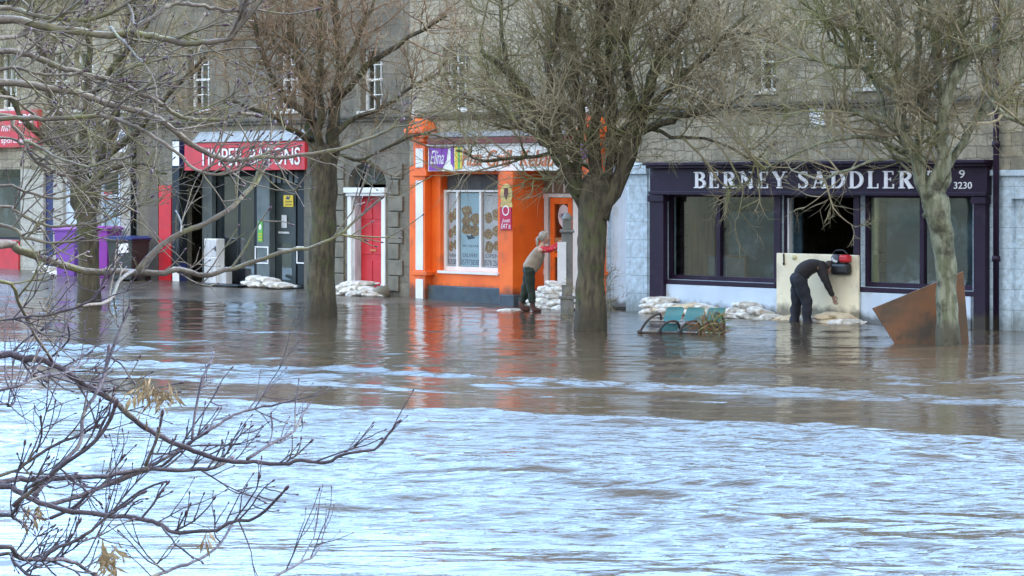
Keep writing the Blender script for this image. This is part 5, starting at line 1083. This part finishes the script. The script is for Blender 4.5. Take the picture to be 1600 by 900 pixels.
# person at the takeaway (faces +x)
wb = tbase(827, 487); we = empty('person', Matrix.Translation(wb)); tag(we, 'person in beige gilet with red sleeves leaning forward, pushing a board at the post', 'person')
hip = Vector((0, 0, .84)); ch = Vector((.17, 0, 1.12)); nk = Vector((.255, 0, 1.31)); hd_ = Vector((.31, 0, 1.475))
sh = [Vector((.235, s*.17, 1.255)) for s in (-1, 1)]; el = [Vector((.42, -.18, 1.22)), Vector((.43, .16, 1.25))]; wr = [Vector((.60, -.09, 1.33)), Vector((.60, .07, 1.36))]
hp = [Vector((.0, s*.09, .82)) for s in (-1, 1)]; kn = [Vector((.03, -.10, .46)), Vector((-.07, .09, .47))]; an = [Vector((.06, -.10, .09)), Vector((-.16, .10, .10))]
V = [hip, ch, nk, hd_-Vector((.03, 0, .07))]+[sh[0], el[0], wr[0], sh[1], el[1], wr[1]]+[hp[0], kn[0], an[0], hp[1], kn[1], an[1]]
Ed = [(0, 1), (1, 2), (2, 3), (1, 4), (4, 5), (5, 6), (1, 7), (7, 8), (8, 9), (0, 10), (10, 11), (11, 12), (0, 13), (13, 14), (14, 15)]
Rd = [.12, .12, .06, .05, .055, .045, .034, .055, .045, .034, .08, .052, .038, .08, .052, .038]
def ex(mb):
    head(mb, hd_, Vector((1, 0, -.12)), Vector((.15, 0, 1)))
    for i in (0, 1): hand(mb, wr[i], Vector((.9, 0, .25)), Vector((0, 0, 1)))
skin('body', V, Ed, Rd, M['skin'], we, extra=ex)
skin('gilet', [Vector((-.03, 0, .80)), Vector((.02, 0, .88)), ch+Vector((-.02, 0, -.06)), ch+Vector((.05, 0, .08)), nk+Vector((-.02, 0, -.02)), sh[0], sh[1]], [(0, 1), (1, 2), (2, 3), (3, 4), (3, 5), (3, 6)], [(.15, .17), (.155, .175), (.155, .18), (.15, .17), .075, .075, .075], M['gilet'], we)
for i in (0, 1): skin('sleeve', [sh[i].lerp(nk, .25)-(el[i]-sh[i])*.2, sh[i].lerp(el[i], .5), el[i], el[i].lerp(wr[i], .5), wr[i]], [(0, 1), (1, 2), (2, 3), (3, 4)], [.078, .062, .056, .048, .042], M['redknit'], we)
trousers(hp, kn, an, hip, .118, M['greentr'], we, .1)
for i in (0, 1): skin('boot', [an[i]+Vector((0, 0, .14)), an[i]+Vector((0, 0, .02)), an[i]+Vector((.03, 0, -.05)), an[i]+Vector((.11, 0, -.06)), an[i]+Vector((.19, 0, -.065))], [(0, 1), (1, 2), (2, 3), (3, 4)], [.065, .06, .06, .05, .038], M['boot'], we)
mb = MB(); f = Vector((1, 0, -.1)).normalized(); mb.blob(hd_+Vector((-.022, 0, .025)), .106, .09, .118, 14, 12, jit=.025); mb.tube([hd_+Vector((-.09, 0, .03)), hd_+Vector((-.14, 0, -.02)), hd_+Vector((-.15, 0, -.12)), hd_+Vector((-.13, 0, -.19))], [.035, .04, .03, .01], 9, jit=.1); mb.build('hair', M['hair'], we, smooth=True)
# person bending at the saddlery
mbs = tbase(1250, 503); me_ = empty('person', Matrix.Translation(mbs)); tag(me_, 'person in black bending down over sandbags at the cream barrier', 'person')
hip = Vector((.0, 0, .80)); ch = Vector((.20, 0, 1.03)); nk = Vector((.40, 0, 1.07)); hd_ = Vector((.55, -.02, 1.00))
sh = [Vector((.38, s*.17, 1.02)) for s in (-1, 1)]; el = [Vector((.47, -.20, .73)), Vector((.50, .17, .75))]; wr = [Vector((.585, -.15, .49)), Vector((.62, .14, .52))]
hp = [Vector((-.02, s*.09, .78)) for s in (-1, 1)]; kn = [Vector((.11, -.11, .38)), Vector((-.05, .11, .38))]; an = [Vector((.12, -.11, .0)), Vector((-.10, .11, .0))]
V = [hip, ch, nk, hd_-Vector((.05, 0, -.02)), sh[0], el[0], wr[0], sh[1], el[1], wr[1], hp[0], kn[0], an[0], hp[1], kn[1], an[1]]
def ex(mb):
    head(mb, hd_, Vector((.55, 0, -.85)), Vector((.85, 0, .5)))
    for i in (0, 1): hand(mb, wr[i], Vector((.35, 0, -.9)), Vector((.9, .3, .35)), 1.2)
skin('body', V, Ed, Rd, M['skin2'], me_, extra=ex)
skin('jacket', [Vector((-.0, 0, .80)), Vector((.04, 0, .92)), Vector((.16, 0, 1.02)), Vector((.28, 0, 1.06)), Vector((.38, 0, 1.06)), sh[0], sh[1]], [(0, 1), (1, 2), (2, 3), (3, 4), (3, 5), (3, 6)], [(.185, .17), (.185, .17), (.185, .18), (.165, .17), .095, .09, .09], M['blackcloth'], me_)
for i in (0, 1): skin('sleeve', [sh[i].lerp(nk, .3)-(el[i]-sh[i])*.35, sh[i].lerp(el[i], .4), el[i], el[i].lerp(wr[i], .5), wr[i]+(wr[i]-el[i])*.08], [(0, 1), (1, 2), (2, 3), (3, 4)], [.105, .085, .074, .062, .052], M['blackcloth'], me_)
trousers(hp, kn, an, hip+Vector((-.03, 0, -.02)), .145, M['darktr'], me_, -.1)
for i in (0, 1): skin('boot', [an[i]+Vector((0, 0, .08)), an[i]+Vector((.01, 0, -.02)), an[i]+Vector((.10, 0, -.05)), an[i]+Vector((.18, 0, -.06))], [(0, 1), (1, 2), (2, 3)], [.075, .07, .055, .04], M['black'], me_)
mb = MB(); mb.blob(hd_+Vector((-.01, 0, .035)), .108, .09, .10, 14, 12, jit=.06); mb.build('hair', M['darkhair'], me_, smooth=True)
